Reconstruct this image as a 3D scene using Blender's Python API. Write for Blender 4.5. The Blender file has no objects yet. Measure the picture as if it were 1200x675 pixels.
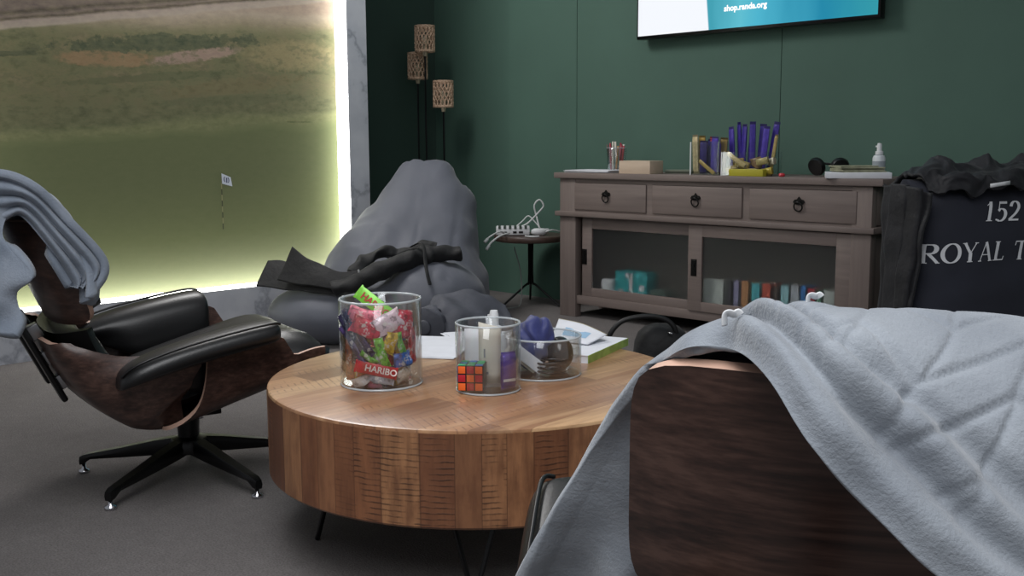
import bpy, bmesh, math, random
import numpy as np
from mathutils import Vector, Matrix, noise
random.seed(7)
sc = bpy.context.scene
COL = sc.collection
PI = math.pi
S2 = math.sqrt(.5)

# ------------------------------------------------------------------ basic helpers
def lin(c):
    c = c / 255.
    return c / 12.92 if c <= .04045 else ((c + .055) / 1.055) ** 2.4
def rgb(r, g, b): return (lin(r), lin(g), lin(b), 1)

def tag(o, label, cat, group=None, kind=None):
    o['label'] = label; o['category'] = cat
    if group: o['group'] = group
    if kind: o['kind'] = kind
    return o
def thing(name, label, cat, loc=(0, 0, 0), rz=0, group=None, rot=None):
    o = bpy.data.objects.new(name, None); COL.objects.link(o)
    o.empty_display_size = .1
    o.location = loc
    o.rotation_euler = rot if rot else (0, 0, rz)
    return tag(o, label, cat, group)
def mesh_obj(name, verts, faces, mat, parent=None, smooth=True, loc=None, rot=None, uv=None, sharp=None):
    me = bpy.data.meshes.new(name)
    me.from_pydata([tuple(v) for v in verts], [], faces)
    me.update()
    bm = bmesh.new(); bm.from_mesh(me)
    bmesh.ops.recalc_face_normals(bm, faces=bm.faces)
    bm.to_mesh(me); bm.free()
    if smooth:
        for p in me.polygons: p.use_smooth = True
        if sharp: me.set_sharp_from_angle(angle=math.radians(sharp))
    if uv is not None:
        l = me.uv_layers.new(name='UVMap')
        for p in me.polygons:
            for li in p.loop_indices:
                l.data[li].uv = uv[me.loops[li].vertex_index]
    mats = mat if isinstance(mat, (list, tuple)) else [mat]
    for m in mats: me.materials.append(m)
    o = bpy.data.objects.new(name, me); COL.objects.link(o)
    if parent: o.parent = parent
    if loc is not None: o.location = loc
    if rot is not None: o.rotation_euler = rot
    return o
class MB:
    """collects shapes into one mesh"""
    def __init__(s): s.v = []; s.f = []
    def add(s, v, f, M=None):
        n = len(s.v)
        for p in v:
            p = Vector(p)
            s.v.append(tuple(M @ p) if M else tuple(p))
        s.f += [tuple(i + n for i in q) for q in f]
        return s
    def box(s, x0, x1, y0, y1, z0, z1, b=0, M=None):
        if b <= 0:
            v = [(x, y, z) for x in (x0, x1) for y in (y0, y1) for z in (z0, z1)]
            f = [(0, 1, 3, 2), (4, 6, 7, 5), (0, 4, 5, 1), (2, 3, 7, 6), (0, 2, 6, 4), (1, 5, 7, 3)]
            return s.add(v, f, M)
        bm = bmesh.new(); bmesh.ops.create_cube(bm, size=1)
        for q in bm.verts:
            q.co = Vector(((x0 + x1) / 2 + q.co.x * (x1 - x0), (y0 + y1) / 2 + q.co.y * (y1 - y0), (z0 + z1) / 2 + q.co.z * (z1 - z0)))
        b = min(b, .45 * min(x1 - x0, y1 - y0, z1 - z0))
        bmesh.ops.bevel(bm, geom=bm.edges[:], offset=b, segments=2, affect='EDGES', profile=.5)
        bm.verts.index_update()
        s.add([q.co[:] for q in bm.verts], [tuple(q.index for q in fc.verts) for fc in bm.faces], M); bm.free()
        return s
    def tube(s, pts, r, n=10, res=0, closed=False, cap=True, M=None, flat=1.0):
        v, f = tube(pts, r, n, res, closed, cap, flat); return s.add(v, f, M)
    def lathe(s, prof, n=32, M=None, closed=False):
        v, f = lathe(prof, n, closed); return s.add(v, f, M)
    def prism(s, poly, z0, z1, M=None):
        n = len(poly)
        v = [(x, y, z0) for x, y in poly] + [(x, y, z1) for x, y in poly]
        f = [tuple(range(n))[::-1], tuple(range(n, 2 * n))] + [(i, (i + 1) % n, n + (i + 1) % n, n + i) for i in range(n)]
        return s.add(v, f, M)
    def build(s, name, mat, parent=None, smooth=True, sharp=35, **k):
        return mesh_obj(name, s.v, s.f, mat, parent, smooth, sharp=sharp, **k)
def crom(pts, res, closed=False):
    P = [Vector(p) for p in pts]; n = len(P)
    if res <= 1 or n < 3: return P
    out = []
    rng = n if closed else n - 1
    for i in range(rng):
        if closed: p0, p1, p2, p3 = P[(i - 1) % n], P[i], P[(i + 1) % n], P[(i + 2) % n]
        else: p0, p1, p2, p3 = P[max(i - 1, 0)], P[i], P[i + 1], P[min(i + 2, n - 1)]
        for k in range(res):
            t = k / res
            out.append(.5 * ((2 * p1) + (p2 - p0) * t + (2 * p0 - 5 * p1 + 4 * p2 - p3) * t * t + (3 * p1 - p0 - 3 * p2 + p3) * t ** 3))
    if not closed: out.append(P[-1])
    return out
def tube(pts, r, n=10, res=0, closed=False, cap=True, flat=1.0):
    P = crom(pts, res, closed); m = len(P)
    rad = r if callable(r) else (lambda t: r)
    v = []; f = []
    up = None
    for i, p in enumerate(P):
        a = P[(i + 1) % m] if (closed or i < m - 1) else P[i]
        b = P[(i - 1) % m] if (closed or i > 0) else P[i]
        t = (a - b)
        if t.length < 1e-9: t = Vector((0, 0, 1))
        t.normalize()
        if up is None:
            up = Vector((0, 0, 1)) if abs(t.z) < .9 else Vector((1, 0, 0))
        up = (up - t * up.dot(t))
        if up.length < 1e-6: up = t.orthogonal()
        up.normalize(); sd = t.cross(up)
        R = rad(i / max(1, m - 1))
        for k in range(n):
            an = 2 * PI * k / n
            v.append(p + sd * (R * math.cos(an)) + up * (R * flat * math.sin(an)))
    for i in range(m if closed else m - 1):
        for k in range(n):
            a, b = i * n + k, i * n + (k + 1) % n
            j = (i + 1) % m
            f.append((a, b, j * n + (k + 1) % n, j * n + k))
    if cap and not closed:
        f.append(tuple(range(n))[::-1]); f.append(tuple((m - 1) * n + k for k in range(n)))
    return v, f
def lathe(prof, n=32, closed=False):
    v = []; f = []; ring = []
    for (r, z) in prof:
        if r < 1e-6: ring.append([len(v)]); v.append((0, 0, z))
        else:
            ring.append([len(v) + k for k in range(n)])
            v += [(r * math.cos(2 * PI * k / n), r * math.sin(2 * PI * k / n), z) for k in range(n)]
    m = len(ring)
    for i in range(m if closed else m - 1):
        A, B = ring[i], ring[(i + 1) % m]
        for k in range(n):
            k2 = (k + 1) % n
            if len(A) == 1 and len(B) == 1: continue
            if len(A) == 1: f.append((A[0], B[k], B[k2]))
            elif len(B) == 1: f.append((A[k], A[k2], B[0]))
            else: f.append((A[k], A[k2], B[k2], B[k]))
    return v, f
def slab(F, nu, nv, thick, T=None):
    """solid from a surface function F(u,v)->point, offset by thick along the normal"""
    P = [[Vector(F(i / (nu - 1), j / (nv - 1))) for j in range(nv)] for i in range(nu)]
    N = [[None] * nv for _ in range(nu)]
    for i in range(nu):
        for j in range(nv):
            du = P[min(i + 1, nu - 1)][j] - P[max(i - 1, 0)][j]
            dv = P[i][min(j + 1, nv - 1)] - P[i][max(j - 1, 0)]
            q = du.cross(dv)
            N[i][j] = q.normalized() if q.length > 1e-12 else Vector((0, 0, 1))
    v = []; f = []
    for i in range(nu):
        for j in range(nv):
            v.append(P[i][j])
    for i in range(nu):
        for j in range(nv):
            t = thick * (T(i / (nu - 1), j / (nv - 1)) if T else 1)
            v.append(P[i][j] + N[i][j] * t)
    K = nu * nv
    for i in range(nu - 1):
        for j in range(nv - 1):
            a, b, c, d = i * nv + j, (i + 1) * nv + j, (i + 1) * nv + j + 1, i * nv + j + 1
            f.append((a, b, c, d)); f.append((K + a, K + d, K + c, K + b))
    edge = [(i, 0) for i in range(nu)] + [(nu - 1, j) for j in range(1, nv)] + [(i, nv - 1) for i in range(nu - 2, -1, -1)] + [(0, j) for j in range(nv - 2, 0, -1)]
    for k in range(len(edge)):
        a = edge[k][0] * nv + edge[k][1]; b = edge[(k + 1) % len(edge)]; b = b[0] * nv + b[1]
        f.append((a, b, K + b, K + a))
    return v, f
def xf(loc=(0, 0, 0), rot=(0, 0, 0)):
    from mathutils import Euler
    return Matrix.Translation(loc) @ Euler(rot).to_matrix().to_4x4()
def diag(r, b, z=0):          # the room's diagonals: r towards the sideboard's right end, b towards the lamp corner
    return Vector(((r - b) * S2, (r + b) * S2, z))
def nz(p, s=1.0, seed=0.0): return noise.noise(Vector(p) * s + Vector((seed, seed * 1.7, -seed)))

# ------------------------------------------------------------------ materials
class NT:
    def __init__(s, name):
        s.m = bpy.data.materials.new(name); s.m.use_nodes = True
        s.t = s.m.node_tree; s.t.nodes.clear()
        s.out = s.t.nodes.new('ShaderNodeOutputMaterial')
    def n(s, typ, ins=None, **props):
        q = s.t.nodes.new(typ)
        for k, v in props.items(): setattr(q, k, v)
        for k, v in (ins or {}).items():
            if isinstance(v, bpy.types.NodeSocket): s.t.links.new(v, q.inputs[k])
            else: q.inputs[k].default_value = v
        return q
    def math(s, op, a, b=0.0, c=0.0):
        return s.n('ShaderNodeMath', {0: a, 1: b, 2: c}, operation=op).outputs[0]
    def mix(s, fac, a, b, blend='MIX'):
        q = s.n('ShaderNodeMix', data_type='RGBA', blend_type=blend)
        for sock, v in ((q.inputs[0], fac), (q.inputs[6], a), (q.inputs[7], b)):
            if isinstance(v, bpy.types.NodeSocket): s.t.links.new(v, sock)
            else: sock.default_value = v
        return q.outputs[2]
    def ramp(s, fac, stops, interp='LINEAR'):
        q = s.n('ShaderNodeValToRGB', {0: fac}); r = q.color_ramp; r.interpolation = interp
        while len(r.elements) < len(stops): r.elements.new(.5)
        for e, (p, c) in zip(r.elements, stops): e.position = p; e.color = c
        return q.outputs[0]
    def noise(s, vec, scale, detail=4, rough=.5, **k):
        q = s.n('ShaderNodeTexNoise', {'Scale': scale, 'Detail': detail, 'Roughness': rough})
        if vec is not None: s.t.links.new(vec, q.inputs['Vector'])
        return q.outputs[0]
    def obj(s): return s.n('ShaderNodeTexCoord').outputs['Object']
    def uv(s): return s.n('ShaderNodeTexCoord').outputs['UV']
    def mapping(s, vec, scale=(1, 1, 1), rot=(0, 0, 0), loc=(0, 0, 0)):
        return s.n('ShaderNodeMapping', {'Vector': vec, 'Scale': scale, 'Rotation': rot, 'Location': loc}).outputs[0]
    def sep(s, vec): return s.n('ShaderNodeSeparateXYZ', {0: vec}).outputs
    def comb(s, x, y, z): return s.n('ShaderNodeCombineXYZ', {0: x, 1: y, 2: z}).outputs[0]
    def bump(s, h, strength=.3, dist=.01):
        return s.n('ShaderNodeBump', {'Height': h, 'Strength': strength, 'Distance': dist}).outputs[0]
    def bsdf(s, col, rough=.5, metal=0, normal=None, **k):
        ins = {'Base Color': col, 'Roughness': rough, 'Metallic': metal}
        if normal is not None: ins['Normal'] = normal
        ins.update(k)
        q = s.n('ShaderNodeBsdfPrincipled', ins)
        s.t.links.new(q.outputs[0], s.out.inputs[0]); return s.m
_mc = {}
def M(name, col, rough=.5, metal=0, var=0, vs=8, bump=0, bs=60, dist=.003, sheen=0, spec=.5, coat=0, **k):
    if name in _mc: return _mc[name]
    t = NT(name); o = t.obj(); c = col
    if var:
        f = t.noise(o, vs, 5)
        lo = tuple(x * (1 - var) for x in col[:3]) + (1,); hi = tuple(min(1, x * (1 + var)) for x in col[:3]) + (1,)
        c = t.ramp(f, [(.3, lo), (.7, hi)])
    nrm = t.bump(t.noise(o, bs, 4), bump, dist) if bump else None
    kk = {'Specular IOR Level': spec}
    if sheen: kk['Sheen Weight'] = sheen; kk['Sheen Roughness'] = .5
    if coat: kk['Coat Weight'] = coat; kk['Coat Roughness'] = .15
    kk.update(k)
    _mc[name] = t.bsdf(c, rough, metal, nrm, **kk); return _mc[name]
def emis(name, col, strength):
    t = NT(name); e = t.n('ShaderNodeEmission', {'Color': col, 'Strength': strength}); t.t.links.new(e.outputs[0], t.out.inputs[0]); return t.m
def thin_glass(name, tint=(.95, .96, .96, 1), base=.05, edge=.75):
    t = NT(name)
    lw = t.n('ShaderNodeLayerWeight', {'Blend': .22}).outputs['Facing']
    fac = t.math('MULTIPLY_ADD', lw, edge, base)
    tr = t.n('ShaderNodeBsdfTransparent', {'Color': tint}); gl = t.n('ShaderNodeBsdfGlossy', {'Color': (.92, .95, .97, 1), 'Roughness': .04})
    mx = t.n('ShaderNodeMixShader', {0: fac, 1: tr.outputs[0], 2: gl.outputs[0]})
    t.t.links.new(mx.outputs[0], t.out.inputs[0]); return t.m

def wood_mat(name, c0, c1, axis='X', scale=1.0, rough=.45, coat=0):
    t = NT(name); o = t.obj()
    sc_ = {'X': (1.2, 22, 22), 'Y': (22, 1.2, 22), 'Z': (22, 22, 1.2)}[axis]
    v = t.mapping(o, tuple(x * scale for x in sc_))
    f = t.noise(v, 1.6, 8, .62)
    f2 = t.noise(o, 2.5, 3)
    c = t.ramp(f, [(.28, c0), (.72, c1)])
    c = t.mix(.35, c, t.mix(f2, c0, c1))
    return t.bsdf(c, rough, 0, t.bump(f, .15, .003), **({'Coat Weight': coat, 'Coat Roughness': .25} if coat else {}))

m_green = M('green_paint', rgb(73, 102, 90), .75, var=.05, vs=3, bump=.05, bs=150)
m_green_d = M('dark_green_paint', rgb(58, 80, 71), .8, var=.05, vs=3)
m_groove = M('groove_dark', rgb(30, 48, 40), .9)
m_side = wood_mat('greywashed_wood', rgb(104, 92, 88), rgb(134, 121, 115), 'X', 1.0, .55)
m_side_v = wood_mat('greywashed_wood_upright', rgb(104, 92, 88), rgb(134, 121, 115), 'Z', 1.0, .55)
m_side_in = M('cabinet_inside', rgb(120, 112, 104), .8)
m_iron = M('black_iron', rgb(22, 21, 21), .45, .6)
t = NT('walnut_veneer'); o_ = t.obj()
g1 = t.noise(t.mapping(o_, (60, 1.6, 130)), 1.0, 3, .6); g2 = t.noise(t.mapping(o_, (14, .9, 30)), 1.0, 3, .55); g3 = t.noise(o_, 4, 2)
c = t.ramp(t.math('ADD', t.math('MULTIPLY', g1, .55), t.math('MULTIPLY', g2, .45)), [(.36, rgb(36, 25, 22)), (.5, rgb(72, 51, 44)), (.64, rgb(104, 78, 68))])
c = t.mix(.25, c, t.ramp(g3, [(.3, rgb(48, 32, 28)), (.7, rgb(88, 64, 56))]))
m_walnut = t.bsdf(c, .4, 0, t.bump(g1, .04, .001), **{'Coat Weight': .2, 'Coat Roughness': .3})
m_ply_edge = M('ply_edge', rgb(206, 168, 148), .5, var=.1)
m_leather = M('black_leather', rgb(20, 20, 21), .36, var=.15, vs=5, bump=.22, bs=140, dist=.0015)
m_black_metal = M('black_enamel', rgb(14, 14, 15), .3, .3)
m_chrome = M('chrome', rgb(200, 200, 205), .15, 1)
m_alu = M('brushed_aluminium', rgb(150, 150, 152), .35, 1)
m_blackcloth = M('black_cloth', rgb(15, 15, 17), .7, var=.3, vs=14, bump=.5, bs=30, dist=.008, sheen=.06)
m_beanbag = M('grey_beanbag_cloth', rgb(88, 91, 101), .62, var=.06, vs=5, bump=.12, bs=26, dist=.006, sheen=.15)
m_navy = M('navy_canvas', rgb(35, 38, 50), .8, var=.12, vs=6, bump=.25, bs=30, dist=.006, sheen=.08)
m_navy_d = M('black_navy_cloth', rgb(17, 18, 24), .65, var=.2, vs=9, bump=.5, bs=26, dist=.01, sheen=.07)
m_white = M('white_plastic', rgb(222, 224, 226), .4)
m_paper = M('white_paper', rgb(222, 224, 230), .7, var=.04, vs=20)
m_cream = M('cream_paper', rgb(208, 203, 190), .7, var=.06, vs=20)
m_ink = M('dark_print', rgb(58, 64, 78), .8)
m_letter = M('white_print', rgb(222, 224, 228), .8)
m_glass = thin_glass('clear_glass')
m_acryl = thin_glass('clear_acrylic', base=.03, edge=.06)
m_rim = M('glass_rim', rgb(215, 222, 226), .08, 0, spec=1.0, **{'Alpha': .55})

# ------------------------------------------------------------------ the setting
def structure(o): o['kind'] = 'structure'; return o
XW, XN, YW, HW = -4.885, -5.56, 4.83, 3.0          # mural face, niche wall, back wall, wall height
t = NT('grey_carpet'); o_ = t.obj()
f1 = t.noise(o_, 190, 3, .7); f2 = t.noise(o_, 2.2, 4); f3 = t.noise(o_, 26, 4, .7)
c = t.ramp(f1, [(.25, rgb(84, 80, 79)), (.75, rgb(158, 153, 151))])
c = t.mix(t.math('MULTIPLY', f3, .8), c, rgb(98, 94, 93))
c = t.mix(t.ramp(f2, [(.4, (0, 0, 0, 1)), (.75, (.35, .35, .35, 1))]), c, rgb(84, 80, 79))
m_carpet = t.bsdf(c, .95, 0, t.bump(f1, .7, .006), **{'Specular IOR Level': .15})
structure(MB().box(-6.3, 2.6, -2.2, 5.6, -.05, 0).build('floor', m_carpet, smooth=False))
wb = MB()
for x0, x1 in ((XN - .05, -4.272 - .002), (-4.272 + .002, -2.893 - .002), (-2.893 + .002, -1.514 - .002), (-1.514 + .002, 2.6)):
    wb.box(x0, x1, YW, YW + .05, 0, HW)
structure(wb.build('wall_back', m_green, smooth=False))
structure(MB().box(XN, 2.6, YW + .006, YW + .04, 0, HW).build('trim_1', m_groove, smooth=False))
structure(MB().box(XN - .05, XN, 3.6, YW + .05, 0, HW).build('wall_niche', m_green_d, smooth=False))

# marble surround of the lit mural
t = NT('pale_marble'); o_ = t.obj()
v = t.mapping(o_, (1, 1, 1), (.4, .3, .6))
w = t.noise(v, 1.6, 9, .6); d = t.math('ABSOLUTE', t.math('SUBTRACT', w, .5))
c = t.ramp(d, [(0, rgb(128, 132, 142)), (.03, rgb(190, 193, 201)), (.12, rgb(206, 208, 214)), (1, rgb(212, 214, 219))])
c = t.mix(.35, c, t.ramp(t.noise(o_, 3.5, 4), [(.3, rgb(160, 163, 172)), (.7, rgb(214, 216, 221))]))
m_marble = t.bsdf(c, .3)
MY0, MY1, MZ0, MZ1 = 1.45, 3.60, .225, 2.5
RD = .105                                         # how deep the picture sits behind the marble face
mb = MB()
mb.box(XW - .5, XW, .2, 3.735, 0, MZ0)            # plinth below
mb.box(XW - .5, XW, MY1, 3.735, MZ0, HW)          # right jamb
mb.box(XW - .5, XW, .2, MY0, MZ0, HW)             # left jamb
mb.box(XW - .5, XW, MY0, MY1, MZ1, HW)            # head
structure(mb.build('wall_left', m_marble, smooth=False))
# mural picture: links grass, dunes and beach, by height and noise
t = NT('golf_links_print'); o_ = t.obj(); X = t.sep(o_)
yy = X[1]; zz = X[2]
nA = t.noise(t.mapping(o_, (1, 2.2, 5)), 1.0, 6, .6)
nB = t.noise(t.mapping(o_, (1, 5, 12)), 1.0, 6, .65)
nC = t.noise(t.mapping(o_, (1, 16, 34)), 1.0, 5, .7)
hz = t.math('SUBTRACT', zz, t.math('MULTIPLY', t.math('SUBTRACT', yy, 1.8), .06))
hz = t.math('ADD', hz, t.math('MULTIPLY', t.math('SUBTRACT', nA, .5), .10))
def k(z): return (z - .2) / 1.7
turf = t.ramp(t.math('DIVIDE', t.math('SUBTRACT', hz, .2), 1.7), [  # paler, greyer lowest stop paints the edge strip's glow into the turf
    (0, rgb(116, 120, 94)), (k(.45), rgb(102, 108, 76)), (k(.75), rgb(94, 100, 72)), (k(.95), rgb(92, 98, 70)), (k(1.02), rgb(108, 112, 80)),
    (k(1.06), rgb(84, 88, 66)), (k(1.2), rgb(98, 96, 74)), (k(1.33), rgb(112, 104, 82)), (k(1.47), rgb(112, 108, 84)), (k(1.52), rgb(132, 120, 104)), (k(1.56), rgb(150, 136, 124)), (k(1.6), rgb(140, 122, 114)), (k(1.85), rgb(132, 114, 108))])
dune = t.ramp(nB, [(.34, rgb(62, 68, 52)), (.46, rgb(88, 90, 66)), (.54, rgb(100, 96, 72)), (.66, rgb(122, 110, 88))])
dm = t.ramp(hz, [(.0, (0, 0, 0, 1)), (1, (1, 1, 1, 1))])
band = t.ramp(t.math('DIVIDE', hz, 2.0), [(1.04 / 2, (0, 0, 0, 1)), (1.14 / 2, (.55,) * 3 + (1,)), (1.28 / 2, (.9,) * 3 + (1,)), (1.44 / 2, (.85,) * 3 + (1,)), (1.52 / 2, (0, 0, 0, 1))])
c = t.mix(band, turf, dune)
nT = t.noise(t.mapping(o_, (1, 26, 30)), 1.0, 4, .6)
def blobmask(y0, z0, ry, rz, slope=0.0, rough=1.2, lo=.6, hi=1.0):
    a = t.math('DIVIDE', t.math('SUBTRACT', yy, y0), ry)
    b = t.math('DIVIDE', t.math('SUBTRACT', t.math('SUBTRACT', zz, z0), t.math('MULTIPLY', t.math('SUBTRACT', yy, y0), slope)), rz)
    r = t.math('ADD', t.math('MULTIPLY', a, a), t.math('MULTIPLY', b, b))
    r = t.math('ADD', r, t.math('MULTIPLY', t.math('SUBTRACT', nB, .5), rough * 1.4))
    r = t.math('ADD', r, t.math('MULTIPLY', t.math('SUBTRACT', nT, .5), rough * 1.6))
    return t.ramp(r, [(lo, (1, 1, 1, 1)), (hi, (0, 0, 0, 1))])
def patch(c, col, amt, *a, **k_): return t.mix(t.math('MULTIPLY', blobmask(*a, **k_), amt), c, col)
c = patch(c, rgb(104, 94, 70), .6, 2.95, 1.27, .45, .045, .14)
c = patch(c, rgb(70, 78, 58), .6, 2.5, 1.30, .5, .022, .10)
c = patch(c, rgb(74, 82, 62), .55, 2.95, 1.20, .5, .03, .06)
c = patch(c, rgb(132, 120, 90), .75, 3.30, 1.45, .34, .09, .05, lo=.3)
c = patch(c, rgb(130, 104, 80), .9, 2.28, 1.378, .27, .042, .02, rough=.8)
c = patch(c, rgb(146, 122, 114), .9, 2.74, 1.418, .28, .036, .18, rough=.7)
c = patch(c, rgb(56, 66, 54), .95, 2.57, 1.470, .58, .046, .075, rough=1.7)
c = patch(c, rgb(60, 68, 54), .9, 1.80, 1.376, .16, .014, .08)
c = patch(c, rgb(72, 78, 52), .7, 3.34, 1.091, .09, .006, 0)
c = t.mix(t.math('MULTIPLY', band, t.ramp(t.math('ADD', t.math('MULTIPLY', nC, .6), t.math('MULTIPLY', nB, .4)), [(.50, (0, 0, 0, 1)), (.58, (.75,) * 3 + (1,))])), c, rgb(52, 60, 44))
beach = t.ramp(t.math('ADD', t.math('SUBTRACT', zz, t.math('MULTIPLY', t.math('SUBTRACT', yy, 1.8), .155)), t.math('MULTIPLY', nC, .016)), [(1.47, (0, 0, 0, 1))])
zz2 = t.math('ADD', t.math('SUBTRACT', zz, t.math('MULTIPLY', t.math('SUBTRACT', yy, 1.8), .155)), t.math('MULTIPLY', t.math('SUBTRACT', nB, .5), .03))
shore = t.ramp(t.math('SUBTRACT', zz2, 1.0), [(.475, (0, 0, 0, 1)), (.485, (1, 1, 1, 1))])
strand = t.ramp(t.math('SUBTRACT', zz2, 1.0), [(.48, rgb(150, 138, 130)), (.512, rgb(146, 132, 126)), (.524, rgb(62, 52, 50)), (.535, rgb(108, 94, 92)), (.551, rgb(64, 55, 54)), (.567, rgb(98, 84, 84)), (.8, rgb(94, 80, 80))])
c = t.mix(shore, c, strand)
c = t.mix(t.math('MULTIPLY_ADD', t.ramp(hz, [(.98, (0, 0, 0, 1)), (1, (1, 1, 1, 1))]), .24, .05), c, t.ramp(nC, [(.3, rgb(58, 64, 46)), (.7, rgb(140, 134, 104))]))
c = t.n('ShaderNodeVectorMath', {0: c, 'Scale': 1.38}, operation='SCALE').outputs[0]
m_mural = t.bsdf(c, .8, **{'Specular IOR Level': .1})
mur = thing('backlit_mural', 'large backlit golf links picture with glowing white edges in a marble surround', 'mural', (XW - RD, (MY0 + MY1) / 2, MZ0))
yc = (MY0 + MY1) / 2
def par(o, p):                                      # keep world coordinates under a parent
    o.parent = p; o.matrix_parent_inverse = Matrix.LocRotScale(p.location, p.rotation_euler, None).inverted(); return o
pic = par(MB().box(XW - RD - .02, XW - RD, MY0, MY1, MZ0, MZ1).build('picture', m_mural, smooth=False), mur)
m_led = emis('led_white', (1, 1, .93, 1), 8.5)
for nm, b in (('light_strip', (XW - RD, XW - .004, MY1 - .006, MY1, MZ0, MZ1)), ('light_strip', (XW - RD, XW - .004, MY0, MY1 - .006, MZ0, MZ0 + .006)), ('light_strip', (XW - RD, XW - .004, MY0, MY0 + .006, MZ0 + .006, MZ1))):
    par(MB().box(*b).build(nm, m_led, smooth=False), mur)
# the little flag printed on the turf
fx = XW - RD + .002
fl = MB()
for i in range(7):
    pass
flag = par(MB().add([(fx, 2.851, .822), (fx, 2.905, .80), (fx, 2.912, .752), (fx, 2.853, .768)], [(0, 1, 2, 3)]).build('printed_flag', M('flag_white', rgb(206, 212, 222), .8), smooth=False), mur)
stripe = MB(); 
for i in range(8):
    z0 = .77 - i * .03
    stripe.box(fx - .001, fx, 2.847, 2.852, z0 - .03, z0)
po = stripe.build('printed_pole', [M('pole_yellow', rgb(146, 142, 104), .8), M('pole_dark', rgb(66, 70, 52), .8)], smooth=False)
for p in po.data.polygons: p.material_index = (p.index // 6) % 2
par(po, mur)
em = MB()
def fpt(a, b): return (fx + .001, 2.852 + a * .055, .768 + b * .05 - a * .014)
for s in ((-.02), ):
    for cx_ in (.36, .62):
        pts = [fpt(cx_ + .12 * math.sin(q) * (1 if cx_ > .5 else -1), .52 + .26 * math.cos(q)) for q in np.linspace(.2, 2.9, 8)]
        em.tube(pts, .0022, 4)
    em.box(fx, fx + .001, 2.878, 2.883, .772, .798)
par(em.build('printed_emblem', M('emblem_navy', rgb(40, 48, 92), .8), smooth=False), mur)

# ------------------------------------------------------------------ lounge chair
def pl(pts, t):                                     # smooth interpolation through points, t in 0..1
    n = len(pts) - 1; x = min(max(t, 0), 1) * n; i = min(int(x), n - 1); u = x - i
    P = [Vector(p) for p in pts]
    p0, p1, p2, p3 = P[max(i - 1, 0)], P[i], P[i + 1], P[min(i + 2, n)]
    return .5 * ((2 * p1) + (p2 - p0) * u + (2 * p0 - 5 * p1 + 4 * p2 - p3) * u * u + (3 * p1 - p0 - 3 * p2 + p3) * u ** 3)
def cross(s, hw, r, W):
    """cross-section of a bucket: s in -1..1 -> (sideways, up) along a flat, an arc and a straight wing"""
    sg = 1 if s >= 0 else -1; s = abs(s)
    L1 = hw - r; L2 = r * PI / 2; L3 = max(W - r, .001); L = L1 + L2 + L3; d = s * L
    if d < L1: return sg * d, .012 * (d / L1) ** 2
    d -= L1
    if d < L2:
        a = d / r; return sg * (L1 + r * math.sin(a)), .012 + r * (1 - math.cos(a))
    d -= L2
    return sg * (hw + d * .06), .012 + r + d
BACK = [(-.13, .205), (-.19, .215), (-.265, .265), (-.335, .335), (-.380, .41), (-.405, .478)]
def back_pt(t):
    p = pl([(x, 0, z) for x, z in BACK], t); q = pl([(x, 0, z) for x, z in BACK], min(t + .02, 1)) - pl([(x, 0, z) for x, z in BACK], max(t - .02, 0))
    q.normalize(); n = Vector((q.z, 0, -q.x))
    if n.z < 0: n = -n
    return p, Vector((abs(n.x), 0, abs(n.z)))
WING = [(0, -.085, .222), (.12, -.10, .30), (.28, -.075, .355), (.42, -.045, .40), (.55, -.06, .428), (.66, -.15, .428), (.76, -.245, .432), (.86, -.318, .452), (.94, -.352, .462), (1, -.366, .474)]
def back_shell(u, v):
    p, n = back_pt(u)
    wx = float(np.interp(u, [q[0] for q in WING], [q[1] for q in WING])); wz = float(np.interp(u, [q[0] for q in WING], [q[2] for q in WING]))
    d = Vector((wx, 0, wz)) - p; W = max(d.length, .03); d.normalize()
    hw = float(np.interp(u, [0, .25, .6, .8, 1], [.26, .338, .345, .325, .30]))
    r_ = min(.10, W * .7)
    a, b = cross(2 * v - 1, hw - .02, r_, W * .96)
    k_ = min(1, b / max(W, .01)); dd = (n * (1 - k_) + d * k_).normalized() if k_ < 1 else d
    return p + Vector((0, a, 0)) + dd * b
def seat_shell(u, v):
    s = 2 * v - 1
    zf = lambda x: .200 + (x + .13) * .27 - (max(0, x - .24) ** 2) * 2.0
    W = float(np.interp(u, [0, .15, .35, .6, .70, .78, .88, 1], [.23, .245, .225, .175, .15, .09, .045, .03]))
    a, b = cross(s, .328, .085, W)
    x = -.13 + u * .435 + .105 * (1 - math.exp(-max(0, b - .012) / .055)) * (1 - u) ** 2
    return Vector((x, a, zf(-.13 + u * .435) + b))
HEAD = [(-.365, .505), (-.405, .60), (-.442, .695), (-.468, .778)]
def head_xy(a, b, hw=.29, off=0.0):
    """a,b in -1..1 on a rounded rectangle"""
    p = pl([(x, 0, z) for x, z in HEAD], (b + 1) / 2)
    q = (pl([(x, 0, z) for x, z in HEAD], min(1, (b + 1) / 2 + .03)) - pl([(x, 0, z) for x, z in HEAD], max(0, (b + 1) / 2 - .03))).normalized()
    n = Vector((q.z, 0, -q.x))
    if n.x < 0: n = -n
    n.z *= .4
    return p + Vector((0, a * hw, 0)) + n * (.085 * abs(a) ** 2.6 + off)
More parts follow.
